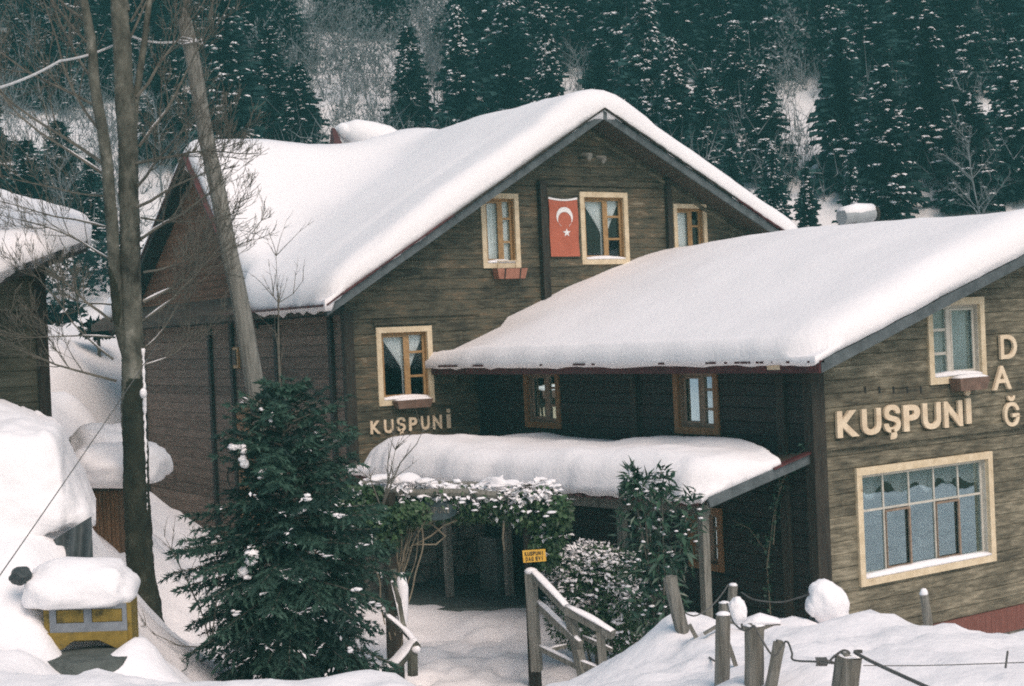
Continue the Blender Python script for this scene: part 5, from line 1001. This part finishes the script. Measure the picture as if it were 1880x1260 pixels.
# ------------------------------------------------------------------ young spruce in front of the porch
def near_spruce():
    D = 16.4; tip = W(516, 702, D); H = 5.3; base = Vector((tip.x, tip.y, tip.z - H)); base.z = min(base.z, g_at(base.x, base.y) - .1); H = tip.z - base.z
    e = empty('young_spruce', base, 'dense dark green young spruce dusted with snow in front of the porch', 'tree'); r = random.Random(77)
    tr = MB(); tr.tube([base, base + Z0 * H * .5, tip], [.09, .06, .008], 8); tr.build('trunk', 'bark', e)
    cr = MB(); sn = MB(); tw = MB()
    def twig(p, d, L, tn, n):
        # a shoot clothed with needles: short kites all around
        d = d.normalized(); o = d.orthogonal().normalized(); 
        for i in range(n):
            t = (i + r.random()) / n; q = p + d * L * t - Z0 * .10 * L * t * t; a = r.uniform(0, 6.28); oo = o.copy(); oo.rotate(Matrix.Rotation(a, 3, d)); nd = (d * .8 + oo * .75).normalized(); ln = r.uniform(.05, .085)
            s = nd.cross(d).normalized() * .014; cr.add((q - s, q + s, q + nd * ln), ((0, 1, 2),), 0, tn)
    z = .12
    while z < H - .05:
        f = 1 - z / H; R = (.86 * min(1, (f * 3.7)) ** .65 + .30 * f) * (1 + .10 * math.sin(z * 4.3)) + .05
        nb = int(5 + 7 * min(1, f * 2)); a0 = r.random() * 6
        for k in range(nb):
            a = a0 + 6.283 * k / nb + r.uniform(-.25, .25); h = Vector((math.cos(a), math.sin(a), 0)); L = R * r.uniform(.5, 1.2) * (1 + .35 * noise.noise(h * 1.5 + Z0 * z * .8)); rise = .45 - .55 * min(1, f * 1.6) + r.uniform(-.10, .10); n = max(3, int(L / .11)); prev = base + Z0 * z + (tip - base) * 0; pts = [prev]
            tn = r.random()
            for i in range(1, n + 1):
                t = i / n; pts.append(base + Z0 * (z + L * (rise * t - .34 * min(1, f * 2) * t * t + .10 * t ** 3)) + h * L * t)
            tw.tube(pts, [.014 * (1 - .8 * i / n) + .002 for i in range(n + 1)], 3, cap=False)
            side = Vector((-h.y, h.x, 0)); snowy = r.random() < .05
            for i in range(1, n + 1):
                p = pts[i]; dd = (pts[i] - pts[i - 1]).normalized(); t = i / n
                if t > .25:
                    for sg in (-1, 1):
                        ll = .36 * (1.1 - .7 * t) * r.uniform(.7, 1.25) * (.6 + .6 * min(1, f * 2))
                        twig(p, dd * .7 + side * sg * r.uniform(.5, .9) - Z0 * r.uniform(.0, .55), ll, tn, max(6, int(ll * 85)))
                twig(pts[i - 1], dd, (pts[i] - pts[i - 1]).length * 1.3, tn, 7)
                if snowy and t > .4 and r.random() < .5:
                    [leaf(sn, p + Z0 * .03 + rv(r) * .04, dd + rv(r) * .8, Z0 + rv(r) * .4, r.uniform(.04, .11), r.uniform(.03, .06), 0, .5) for _ in range(5)]
        z += r.uniform(.10, .15) * (.6 + .5 * f)
    for (x, y, wx, hy, dz) in ((437, 828, 15, 15, -.5), (445, 840, 12, 18, -.5), (480, 872, 9, 12, -.6), (568, 915, 9, 7, -1.), (432, 1126, 9, 6, -1.25), (498, 768, 6, 9, -.5), (556, 938, 8, 6, -1.), (640, 1195, 8, 8, -1.1), (665, 1000, 10, 5, -.9), (655, 1080, 9, 6, -1.), (622, 948, 8, 5, -.9), (520, 1060, 7, 4, -1.3), (455, 1035, 16, 24, -.9), (445, 1052, 12, 16, -.9), (690, 1110, 10, 5, -.8), (600, 1020, 9, 3, -1.2), (480, 750, 4, 4, -.5)):
        k = (D + dz) / FPX; c = W(x, y, D + dz * .9); 
        for q in range(4): sn.blob(c + (CR * r.uniform(-1, 1) * wx * .8 + CU * r.uniform(-1, 1) * hy * .8) * k, wx * k * r.uniform(.3, .8), wx * k * .5, hy * k * r.uniform(.2, .5), seed=x + q, sub=3, amp=.7, fr=2.4)
    for q in range(130):      # dusting along outer shoots, in streaks
        zz = r.uniform(.5, H * .80); f = 1 - zz / H; a = r.gauss(-.6, 1.); h = R0 * math.cos(a) + F0 * math.sin(a); R = (.86 * min(1, f * 3.7) ** .65 + .30 * f) * r.uniform(.72, 1.06); c = base + Z0 * (zz - .12) + h * R; t_ = Vector((-h.y, h.x, 0)) * r.choice((-1, 1)) + h * .6 - Z0 * .3
        for m_ in range(r.randrange(2, 8)): leaf(sn, c + t_ * .04 * m_ + rv(r) * .02 + Z0 * .02, t_ + rv(r) * .7, Z0 + rv(r) * .4, r.uniform(.03, .09), r.uniform(.015, .04), 0, .5)
    tw.build('branches', 'twig', e); cr.build('needles', 'needle', e); sn.build('snow', 'snow', e, smooth=True)
near_spruce()
# thin leafless shrubs
def shrub(label, base, limbs, seed, m='twig', rad=.011):
    r = random.Random(seed); mb = MB()
    def go(pts_, rd, lv):
        mb.tube(pts_, [rd * (1 - .75 * i / (len(pts_) - 1)) for i in range(len(pts_))], 4, cap=False)
        if lv > 1: return
        for k in range(6 if lv == 0 else 3):
            i = r.randrange(1, len(pts_)); p = pts_[i]; d = (pts_[i] - pts_[i - 1]).normalized() + rv(r) * .8 + Z0 * .2; L = (pts_[-1] - pts_[0]).length * r.uniform(.15, .32); n = 4; q = [p]
            for j in range(n): d = (d.normalized() + rv(r) * .15); q.append(q[-1] + d.normalized() * L / n)
            go(q, rd * .55, lv + 1)
    for L in limbs: go([base] + [W(*a) for a in L], rad, 0)
    tag(mb.build('leafless_shrub', m, loc=base), label, 'shrub')
shrub('thin leafless shrub rising from the snow left of the young spruce', W(388, 1190, 16.2), [[(372, 1130, 16.2), (345, 1070, 16.3), (315, 1010, 16.4), (302, 985, 16.4)], [(384, 1120, 16.3), (372, 1050, 16.4), (362, 1010, 16.5)], [(330, 1186, 16), (285, 1165, 15.9), (268, 1148, 15.8)], [(395, 1120, 16), (402, 1060, 16)]], 3)
shrub('bare forked sapling standing against the snowy eave of the big house', W(516, 760, 20.6), [[(514, 700, 20.6), (512, 620, 20.6), (510, 555, 20.6), (507, 470, 20.6)], [(510, 640, 20.6), (511, 556, 20.6), (502, 545, 20.6), (499, 512, 20.6)], [(511, 600, 20.6), (512, 556, 20.6), (538, 540, 20.6), (556, 516, 20.6)]], 8, rad=.012)
shrub('bare thin branches rising in front of the porch snow', W(700, 935, 19.2), [[(712, 890, 19.2), (712, 850, 19.3), (722, 800, 19.3)], [(722, 880, 19.2), (735, 850, 19.2), (765, 815, 19.3), (776, 792, 19.3)], [(680, 880, 19.2), (655, 860, 19.2)], [(715, 875, 19), (726, 826, 19)]], 5, rad=.014)

# ------------------------------------------------------------------ ivy arbour
D = 19.6; ar = empty('garden_arbour', W(840, 1230, D), 'rough wooden entrance arbour carrying snowy ivy before the porch', 'arbour')
for (x0, y0, x1, y1, w_, dd) in ((712, 905, 722, 1215, .22, -.1), (966, 890, 984, 1230, .17, 0)):
    a, b = W(x0, y0, D + dd), W(x1, y1, D + dd); b.x, b.y = a.x, a.y; mb = MB(); mb.tube([b - Z0 * .4, b.lerp(a, .5) + R0 * .01, a], [w_ / 2 * 1.1, w_ / 2, w_ / 2 * .95], 9, wob=.1); mb.build('post', 'darkpost', ar)
mb = MB(); mb.tube([W(655, 905, D), W(860, 905, D), W(1045, 925, D)], .06, 8); mb.build('beam', 'greywood', ar); mb = MB(); mb.tube([W(665, 888, D + 1.), W(860, 890, D + 1.), W(1030, 908, D + 1.)], .05, 8); mb.build('beam', 'greywood', ar)
iv = MB(); sn = MB(); vn = MB(); r = random.Random(31)
cl = [(690, 925, 60, 40), (740, 918, 70, 46), (800, 920, 60, 42), (860, 922, 60, 40), (920, 925, 60, 40), (985, 935, 55, 50), (1010, 970, 36, 52), (1000, 1010, 30, 40), (960, 912, 60, 34), (665, 905, 40, 40), (1025, 945, 24, 40), (705, 975, 40, 40), (650, 935, 40, 34), (690, 950, 50, 36), (740, 945, 50, 30)]
for ci, (x, y, rx, ry) in enumerate(cl):
    for k in range(1100):
        q = rv(r) * r.uniform(.35, 1) ** .5; px, py = x + q.x * rx, y + q.y * ry; dz = q.z * (.55 if ci < 5 or ci > 7 else .3) + (.4 if ci in (0, 1, 2, 3, 4, 8) else 0)
        if py < 900 - abs(px - 850) * .02: py = 900 + r.uniform(-10, 12)
        p = W(px, py, D + dz); top_ = py < 912 + (px - 760) * .055 + 22 * noise.noise(Vector((px * .03, py * .04, 0))); wh = r.random() < (.62 if top_ else .05) and ci < 9; leaf(iv, p + Z0 * (.02 if wh else 0), Vector((q.x, q.y, -.8)) + rv(r) * .8, rv(r) * .6 + Z0 * (1.2 if wh else .6) - CF * .4, r.uniform(.05, .10), r.uniform(.04, .075), 1 if wh else 0, r.random())
        if wh and r.random() < .5: leaf(iv, p + Z0 * .03 + rv(r) * .03, rv(r, .4), rv(r) * .3 + Z0, r.uniform(.08, .15), r.uniform(.06, .10), 1, .5)
iva = empty('ivy', W(850, 905, D), 'thick green ivy heaped over the arbour with snow clumps on top', 'ivy'); iv.build('leaves', ['ivy', 'snow'], iva)
for k in range(60):
    x = r.uniform(665, 1035); y = 898 + r.uniform(-18, 40) * (1 if x < 930 else 1.2) + (x - 840) * .02; s_ = r.uniform(.012, .05) * (1.2 if y < 905 else .7); sn.blob(W(x, y, D + (.5 - (y - 880) * .018)), s_ * r.uniform(1, 2.4), s_ * 1.6, s_ * .6, seed=k, sub=2, amp=.45)
for k in range(16):
    t = k / 16; x = 690 + 330 * t + r.uniform(-12, 12); y = 892 + 14 * t + r.uniform(-14, 22); s_ = r.uniform(.05, .10); sn.blob(W(x, y, D + r.uniform(.0, .7)), s_ * r.uniform(1, 2.0), s_ * 1.6, s_ * .55, seed=k + 300, sub=3, amp=.4)
for (x, y, a, b) in ((742, 882, .22, .09), (910, 888, .16, .10), (905, 893, .22, .07), (790, 905, .2, .07), (830, 922, .2, .08), (700, 900, .14, .08)): sn.blob(W(x, y, D + .35), a, .25, b, seed=x, sub=3, amp=.4)
sn.build('snow', 'snow', iva, smooth=True)
for k in range(13):
    x = r.uniform(704, 742); y = 1190 - r.uniform(0, 80); sl_ = r.uniform(-.1, .5); pts = []
    while y > 925: pts.append(W(x, y, D - .15 + .12 * noise.noise(Vector((y * .02, k, 0))))); y -= 12; x += 12 * sl_ * .5 + 9 * noise.noise(Vector((y * .016, k * 3.1, 1)))
    vn.tube(pts, r.uniform(.006, .013), 5, cap=False)
for pts in (((735, 1040), (752, 1005), (790, 985), (815, 965), (840, 955)), ((760, 1000), (800, 1000), (818, 985), (790, 960)), ((735, 1020), (765, 970), (800, 955)), ((925, 960), (923, 990), (926, 1010))): vn.tube([W(x, y, D - .1 + .05 * i) for i, (x, y) in enumerate(pts)], .012, 5, cap=False)
vn.build('stems', 'drytwig', iva)
# oval blue sign hanging under the ivy
c = W(800, 938, D - .02); os_ = empty('hanging_sign', c, 'small dark oval board lettered KUŞPUNİ half hidden under the ivy', 'sign'); mb = MB(); n = 28; vs = []
for k in (0, .03): vs += [c + CR * math.cos(2 * math.pi * i / n) * .29 + Z0 * math.sin(2 * math.pi * i / n) * .13 - CF * k for i in range(n)]
mb.add(vs, [tuple(range(n))[::-1], tuple(n + i for i in range(n))] + [(i, (i + 1) % n, n + (i + 1) % n, n + i) for i in range(n)]); mb.build('board', 'bluesign', os_, fix=True)
hr = Vector((CR.x, CR.y, CR.z)).normalized(); MC = lambda u, v, w_: tuple(c + hr * u + Z0 * v - CF * w_)
lettering(os_, 'KUŞPUNİ', [(-.20 + .058 * i, -.155 + .058 * i, -.03, .06) for i in range(7)], MC, 'greywood', bold=.01, depth=.008, w0=.031)
mb = MB()
for s_ in (-.15, .15): mb.tube([c + hr * s_ + Z0 * .1, c + hr * s_ + Z0 * .3 + CF * .3], .006, 4)
mb.build('hanger', 'wire', os_)
# yellow sign on the post
tl, tr_, bl_, br_ = W(959, 1011, D - .42), W(1001, 1006, D - .42), W(961, 1033, D - .42), W(1003, 1030, D - .42); ys = empty('yellow_sign', bl_, 'small yellow sign with black letters nailed to the arbour post', 'sign')
ux = (br_ - bl_); us_ = ux.length; ux.normalize(); uy = (tl - bl_); vs_ = uy.length; uy.normalize(); MYS = lambda u, v, w_: tuple(bl_ + ux * u + uy * v - CF * w_)
mb = MB(); mb.box((0, 0, 0), (us_, vs_, .018), 0, 0, MYS); mb.box((us_ * .3, vs_ * .3, -.3), (us_ * .45, vs_ * .6, -.001), 0, 0, MYS); mb.build('board', 'yellow', ys, fix=True)
for text, v0, u0, u1 in (('KUSPUNI', .56, .08, .92), ('DAGEVI', .12, .10, .90)):
    pl = []; n = len(text); k = 0
    gaps = {'DAGEVI': 3}.get(text, 99); tot = n + (0.5 if gaps < 9 else 0); 
    for i in range(n): a = u0 + (u1 - u0) * (i + (.5 if i >= gaps else 0)) / tot; wl_ = (u1 - u0) / tot; pl.append(((a + wl_ * (.1 if text[i] != 'I' else .36)) * us_, (a + wl_ * (.9 if text[i] != 'I' else .64)) * us_, v0 * vs_, (v0 + .32) * vs_))
    lettering(ys, text, pl, MYS, 'black', bold=.03, depth=.005, w0=.019)

# ------------------------------------------------------------------ snowy bush and laurel beside the porch
def bush(name, label, cat, clumps, D, nleaf, m, Ls, snown, seed, snow_s=(.015, .05), wf=.55, wr_=.5):
    r = random.Random(seed); lf_ = MB(); sn = MB(); st_ = MB(); x0, y0, rx0, ry0, dz0 = clumps[0]; bot = W(x0, y0 + ry0, D); bot.z = g_at(bot.x, bot.y); e = empty(name, bot, label, cat)
    for (x, y, rx, ry, dz) in clumps:
        c = W(x, y, D + dz); k = D / FPX
        for i in range(nleaf):
            q = rv(r); q *= r.uniform(.25, 1) ** .4; p = c + (CR * q.x * rx + Z0 * q.z * ry + CF * q.y * rx * .8) * k; out = (CR * q.x + Z0 * q.z + CF * q.y); wh = r.random() < wf * max(0, q.z + .35 - q.x * .2) * (1 + 2.6 * noise.noise(p * 3.2)); leaf(lf_, p + Z0 * (.02 if wh else 0), out + rv(r) * .9 - Z0 * .3, out + Z0 * .8, r.uniform(*Ls), r.uniform(*Ls) * (.6 if wh else wr_), 1 if wh else 0, r.random())
            if wh and r.random() < .5: leaf(lf_, p + Z0 * .025 + rv(r) * .03, rv(r, .4), rv(r) * .3 + Z0, r.uniform(.07, .12), r.uniform(.05, .09), 1, .5)
        for i in range(int(snown)):
            q = rv(r); q.z = abs(q.z); q.y = -abs(q.y); p = c + (CR * q.x * rx + Z0 * q.z * ry + CF * q.y * rx * .8) * k * r.uniform(.85, 1.03); s_ = r.uniform(*snow_s); sn.blob(p, s_ * r.uniform(.8, 1.9), s_ * 1.4, s_ * .55, seed=i + x, sub=1, amp=.45)
        st_.tube([bot - Z0 * .2 + rv(r) * .05, bot.lerp(c, .5) + rv(r) * .05, c], [.02, .015, .006], 5)
    lf_.build('leaves', [m, 'snow'], e); sn.build('snow', 'snow', e, smooth=True); st_.build('stems', 'twig', e); return e
bush('round_bush', 'rounded evergreen bush thickly flecked with snow beside the wooden railing', 'bush', [(1090, 1085, 85, 80, 0), (1040, 1060, 50, 50, .1), (1130, 1050, 50, 42, .1), (1085, 1030, 60, 34, .3), (1150, 1120, 44, 60, -.1), (1120, 1160, 70, 46, 0), (1050, 1130, 50, 60, .2)], 20.2, 1400, 'ivy', (.05, .09), 14, 8, wf=.42)
bush('climbing_laurel', 'glossy long-leaved climbing plant covering the right porch post', 'climber', [(1210, 990, 60, 60, 0), (1190, 930, 55, 48, 0), (1240, 1000, 40, 60, 0), (1180, 900, 30, 24, -.1), (1215, 885, 18, 26, -.1), (1215, 1060, 40, 60, 0), (1180, 1090, 40, 46, .1), (1260, 950, 30, 60, .1), (1225, 1110, 34, 44, 0), (1195, 1130, 30, 34, .1), (1205, 1040, 46, 40, 0), (1180, 1040, 36, 40, .1), (1170, 980, 40, 40, .2), (1160, 880, 10, 16, -.1)], 18.7, 80, 'laurel', (.12, .23), 7, 9, (.015, .035), .0, .3)
def wall_vine(name, label, paths, seed):
    r = random.Random(seed); mb = MB(); lf_ = MB(); p0 = PX(*paths[0][0], XD - .06); e = empty(name, p0, label, 'climber')
    for P_s in paths:
        q = [PX(x, y, XD - .07) for x, y in P_s]; mb.tube(q, .008, 4, cap=False)
        for a, b in zip(q, q[1:]):
            for i in range(int((b - a).length * 42)): p = a.lerp(b, r.random()) + rv(r) * .07; leaf(lf_, p, rv(r) - Z0 * .5, rv(r) + Vector((-1, 0, 0)), r.uniform(.05, .09), r.uniform(.035, .06), 0, r.random())
    mb.build('stems', 'drytwig', e); lf_.build('leaves', 'laurel', e)
#
wall_vine('wall_creeper', 'thin leafy creeper climbing the dark wall behind the porch end', [[(1415, 1130), (1408, 1040), (1420, 950), (1432, 900), (1430, 860), (1445, 830)], [(1432, 890), (1470, 830), (1490, 815)], [(1405, 1010), (1375, 970), (1345, 955)], [(1420, 1000), (1425, 920), (1440, 880)]], 4)

# ------------------------------------------------------------------ railing right of the path
D = 19.2; rl = empty('wooden_railing', W(1000, 1235, D), 'grey wooden railing with snow lying on its sloping rails right of the path', 'railing'); sn = MB()
for i, (x0, y0, x1, y1, w_, d0, d1, nm) in enumerate(((974, 1052, 986, 1232, .13, 0, 0, 'post'), (975, 1050, 1042, 1120, .10, 0, -.6, 'handrail'), (1040, 1118, 1126, 1166, .11, -.6, -1., 'handrail'), (986, 1108, 1066, 1184, .09, .02, -.75, 'rail'), (1046, 1128, 1072, 1246, .12, -.55, -.75, 'post'), (1102, 1160, 1108, 1232, .10, -.9, -.9, 'post'), (988, 1188, 1058, 1222, .07, .0, -.6, 'rail'), (1060, 1216, 1104, 1232, .08, -.7, -.9, 'rail'), (1000, 1196, 1040, 1186, .05, .3, .4, 'rail'), (1070, 1170, 1124, 1194, .05, -.5, -.7, 'rail'))):
    a, b = W(x0, y0, D + d0), W(x1, y1, D + d1); mb = MB(); mb.bar(a, b, w_ * .9, w_); mb.build(nm, 'greywood', rl)
    if nm != 'post' or i == 4: snow_cap(sn, [a + Z0 * w_ * .45, b + Z0 * w_ * .45], w_ * (1.1 if i < 3 else .8), .045 if i < 4 else .03, seed=i)
sn.blob(W(975, 1049, D), .09, .09, .05, seed=2); sn.build('snow', 'snow', rl, smooth=True)
# snowy log fence left of the path
D = 18.2; lg = empty('log_rail', W(740, 1230, D), 'crooked log rail with thick snow on top left of the path', 'rail'); sn = MB()
for i, (pts, rad, sw) in enumerate((([(698, 1246, -.5), (726, 1222, -.4), (752, 1192, -.3), (766, 1180, -.3)], .075, .17), ([(766, 1186, -.3), (742, 1158, -.1), (706, 1128, 0)], .04, .08), ([(742, 1160, -.1), (733, 1110, .1), (722, 1070, .2)], .045, .08), ([(757, 1186, -.3), (758, 1240, -.3)], .07, 0), ([(722, 1045, .25), (732, 1130, .2)], .05, 0))):
    q = [W(x, y, D + dz) for x, y, dz in pts]; mb = MB(); mb.tube(q, [rad] * len(q), 9, wob=.12); mb.build('log' if i != 3 else 'stump', 'bark', lg)
    if sw: snow_cap(sn, [p + Z0 * rad * .55 for p in q], sw, sw * .45, seed=i, seg=.07)
q = [W(738, y, D + .2) for y in (1052, 1080, 1110, 1140, 1160)]; sn.tube(q, [.04, .085, .08, .075, .03], 9, wob=.25); sn.blob(W(764, 1192, D - .35), .06, .06, .05, seed=4); sn.build('snow', 'snow', lg, smooth=True)

# ------------------------------------------------------------------ old fence on the bank
def fpost(x0, y0, x1, y1, wpx, d, label, cap=.03, bury=.5, name='fence_post', lean=0., sq=False, group='old fence posts on the snow bank', cat='post', dep=1., d1=None):
    a = W(x0, y0, d); b = W(x1, y1, d if d1 is None else d1); dirv = (b - a).normalized(); b = b + dirv * bury; w_ = wpx / FPX * d; mb = MB(); n = 8
    if sq: mb.bar(a, b, w_, w_ * .45 * dep)
    else:
        pts = [a.lerp(b, i / n) for i in range(n + 1)]; mb.tube(pts, [w_ / 2 * (1 + .06 * noise.noise(p * 5)) for p in pts], 9, wob=.16, ph=.4)
        mb.bar(a - dirv * .012, a + dirv * .1, w_ * .55, w_ * .5)
    o = mb.build(name, 'greywood', loc=(b.x, b.y, b.z)); tag(o, label, cat, group)
    if cap:
        s = MB(); s.blob(a - dirv * .005, w_ * .5, w_ * .5, cap, seed=x0, sub=2, amp=.3, flat=-.1); s.build('snow', 'snow', o, smooth=True)
    return o
fpost(1229, 1060, 1258, 1182, 26, 10.9, 'slim leaning fence stake at the left end of the bank', 0, .3)
fpost(1328, 1130, 1325, 1262, 28, 8.2, 'round weathered fence post with a thin snow cap in front of the snow ball', .018)
fpost(1346, 1076, 1338, 1180, 17, 11.6, 'slender square fence post with snow cap behind the snow ball', .02)
fpost(1330, 1108, 1330, 1180, 22, 10.6, 'short fence post tucked behind the round weathered post', .012)
fpost(1385, 1150, 1384, 1265, 36, 7.9, 'thickest cracked fence post in the middle of the bank', .008)
fpost(1431, 1180, 1415, 1262, 22, 7.8, 'short leaning fence post right of the thickest post', 0)
fpost(1559, 1206, 1549, 1275, 50, 6.6, 'broad cut-off fence post at the bottom edge of the picture', .008)
fpost(1696, 1092, 1706, 1165, 17, 11, 'thin fence post with a snowy tip below the large window', .045, .3)
def splank(pts, wpx, d, label, d1=None):
    return fpost(*pts, wpx, d, label, 0, .1, 'broken_rail', sq=True, group='broken rails in the snow', cat='rail', d1=d1)
splank((1266, 1148, 1292, 1196), 17, 10.6, 'broken rail slanting down beside the leaning stake')
splank((1258, 1188, 1278, 1176), 8, 10.7, 'short thin slat crossing under the leaning stake')
splank((1292, 1164, 1316, 1150), 10, 10.4, 'short slat poking out left of the round post')
splank((1338, 1184, 1360, 1250), 17, 9.2, 'plank leaning in the snow between two fence posts')
# snow caps
def snowcap(label, px, py, d, rx, rz, ry=None, sd=0, ex=.85, flat=-.6):
    k = d / FPX; s = MB(); lump(s, W(px, py, d), rx * k, (ry or rx) * k, rz * k, ex=ex, amp=.16, flat=flat, sd=sd); o = s.build('snow_lump', 'snow', smooth=True); return tag(o, label, 'snow lump', 'snow lumps on the fence')
snowcap('round ball of snow stuck beside the fence posts', 1354, 1122, 9.6, 17, 26, sd=1, flat=-.9)
fpost(1507, 1130, 1522, 1190, 46, 10.9, 'dark board post carrying a tall leaning cap of snow', 0, .3)
s = MB(); k = 10.8 / FPX; c = W(1521, 1110, 10.8); lump(s, c, 36 * k, 30 * k, 44 * k, ex=.85, amp=.15, flat=-.9, sd=7, xa=(R0 + Z0 * -.25).normalized()); lump(s, W(1503, 1112, 10.8), 24 * k, 22 * k, 22 * k, sd=8, flat=-.8); lump(s, W(1534, 1140, 10.8), 24 * k, 22 * k, 34 * k, sd=9, flat=-.9)
tag(s.build('snow_lump', 'snow', smooth=True), 'tall leaning cap of snow in front of the annex corner', 'snow lump', 'snow lumps on the fence')
a, b = W(1362, 1146, 10.6), W(1430, 1142, 10.6); s = MB(); snow_cap(s, [a, b], .15, .09, seed=3); o = s; bmr = MB(); bmr.bar(a - Z0 * .02, b - Z0 * .02, .12, .05); ob = bmr.build('broken_rail', 'greywood'); tag(ob, 'level rail under a flat strip of snow behind the thickest post', 'rail', 'broken rails in the snow'); s.build('snow', 'snow', ob, smooth=True)
# wire between the posts
mb = MB()
def wire(pts, rad=.006):
    q = [W(*p) for p in pts]; out = []
    for i in range(len(q) - 1):
        p0, p1, p2, p3 = q[max(i - 1, 0)], q[i], q[i + 1], q[min(i + 2, len(q) - 1)]
        for k in range(8): t = k / 8; out.append(.5 * ((2 * p1) + (p2 - p0) * t + (2 * p0 - 5 * p1 + 4 * p2 - p3) * t * t + (3 * p1 - p0 - 3 * p2 + p3) * t ** 3))
    out.append(q[-1]); mb.tube(out, rad, 5)
wire([(1256, 1124, 10.9), (1275, 1131, 10.8), (1300, 1118, 11), (1320, 1098, 11.3), (1337, 1074, 11.6)]); wire([(1362, 1088, 11.4), (1385, 1101, 11.2), (1430, 1106, 11), (1465, 1098, 10.9), (1488, 1090, 10.8)])
wire([(1335, 1108, 9.6), (1345, 1140, 8.6), (1366, 1158, 8), (1384, 1150, 7.7), (1392, 1162, 7.7), (1420, 1204, 7.6), (1443, 1178, 7.6), (1454, 1198, 7.4), (1457, 1212, 7.4), (1500, 1215, 7), (1535, 1218, 6.7), (1524, 1213, 6.7), (1545, 1196, 6.5), (1556, 1196, 6.5), (1560, 1201, 6.5)])
for k in range(7): x = 1498 + k * 3; wire([(x, 1208, 7), (x + 3, 1216, 6.95), (x + 1, 1222, 7), (x + 5, 1212, 7.02)], .005)
wire([(1583, 1196, 6.5), (1570, 1198, 6.5), (1600, 1215, 6.3), (1660, 1243, 6), (1720, 1270, 5.7)], .009); wire([(1585, 1222, 6.5), (1700, 1222, 6.5), (1890, 1216, 6.4)], .0025); wire([(1846, 1226, 7.4), (1850, 1196, 7.5)], .006); wire([(1293, 1196, 10.4), (1300, 1205, 9.8), (1312, 1214, 9.2)], .007)
tag(mb.build('fence_wire', 'wire'), 'rusty wire sagging between the old fence posts on the bank', 'wire')
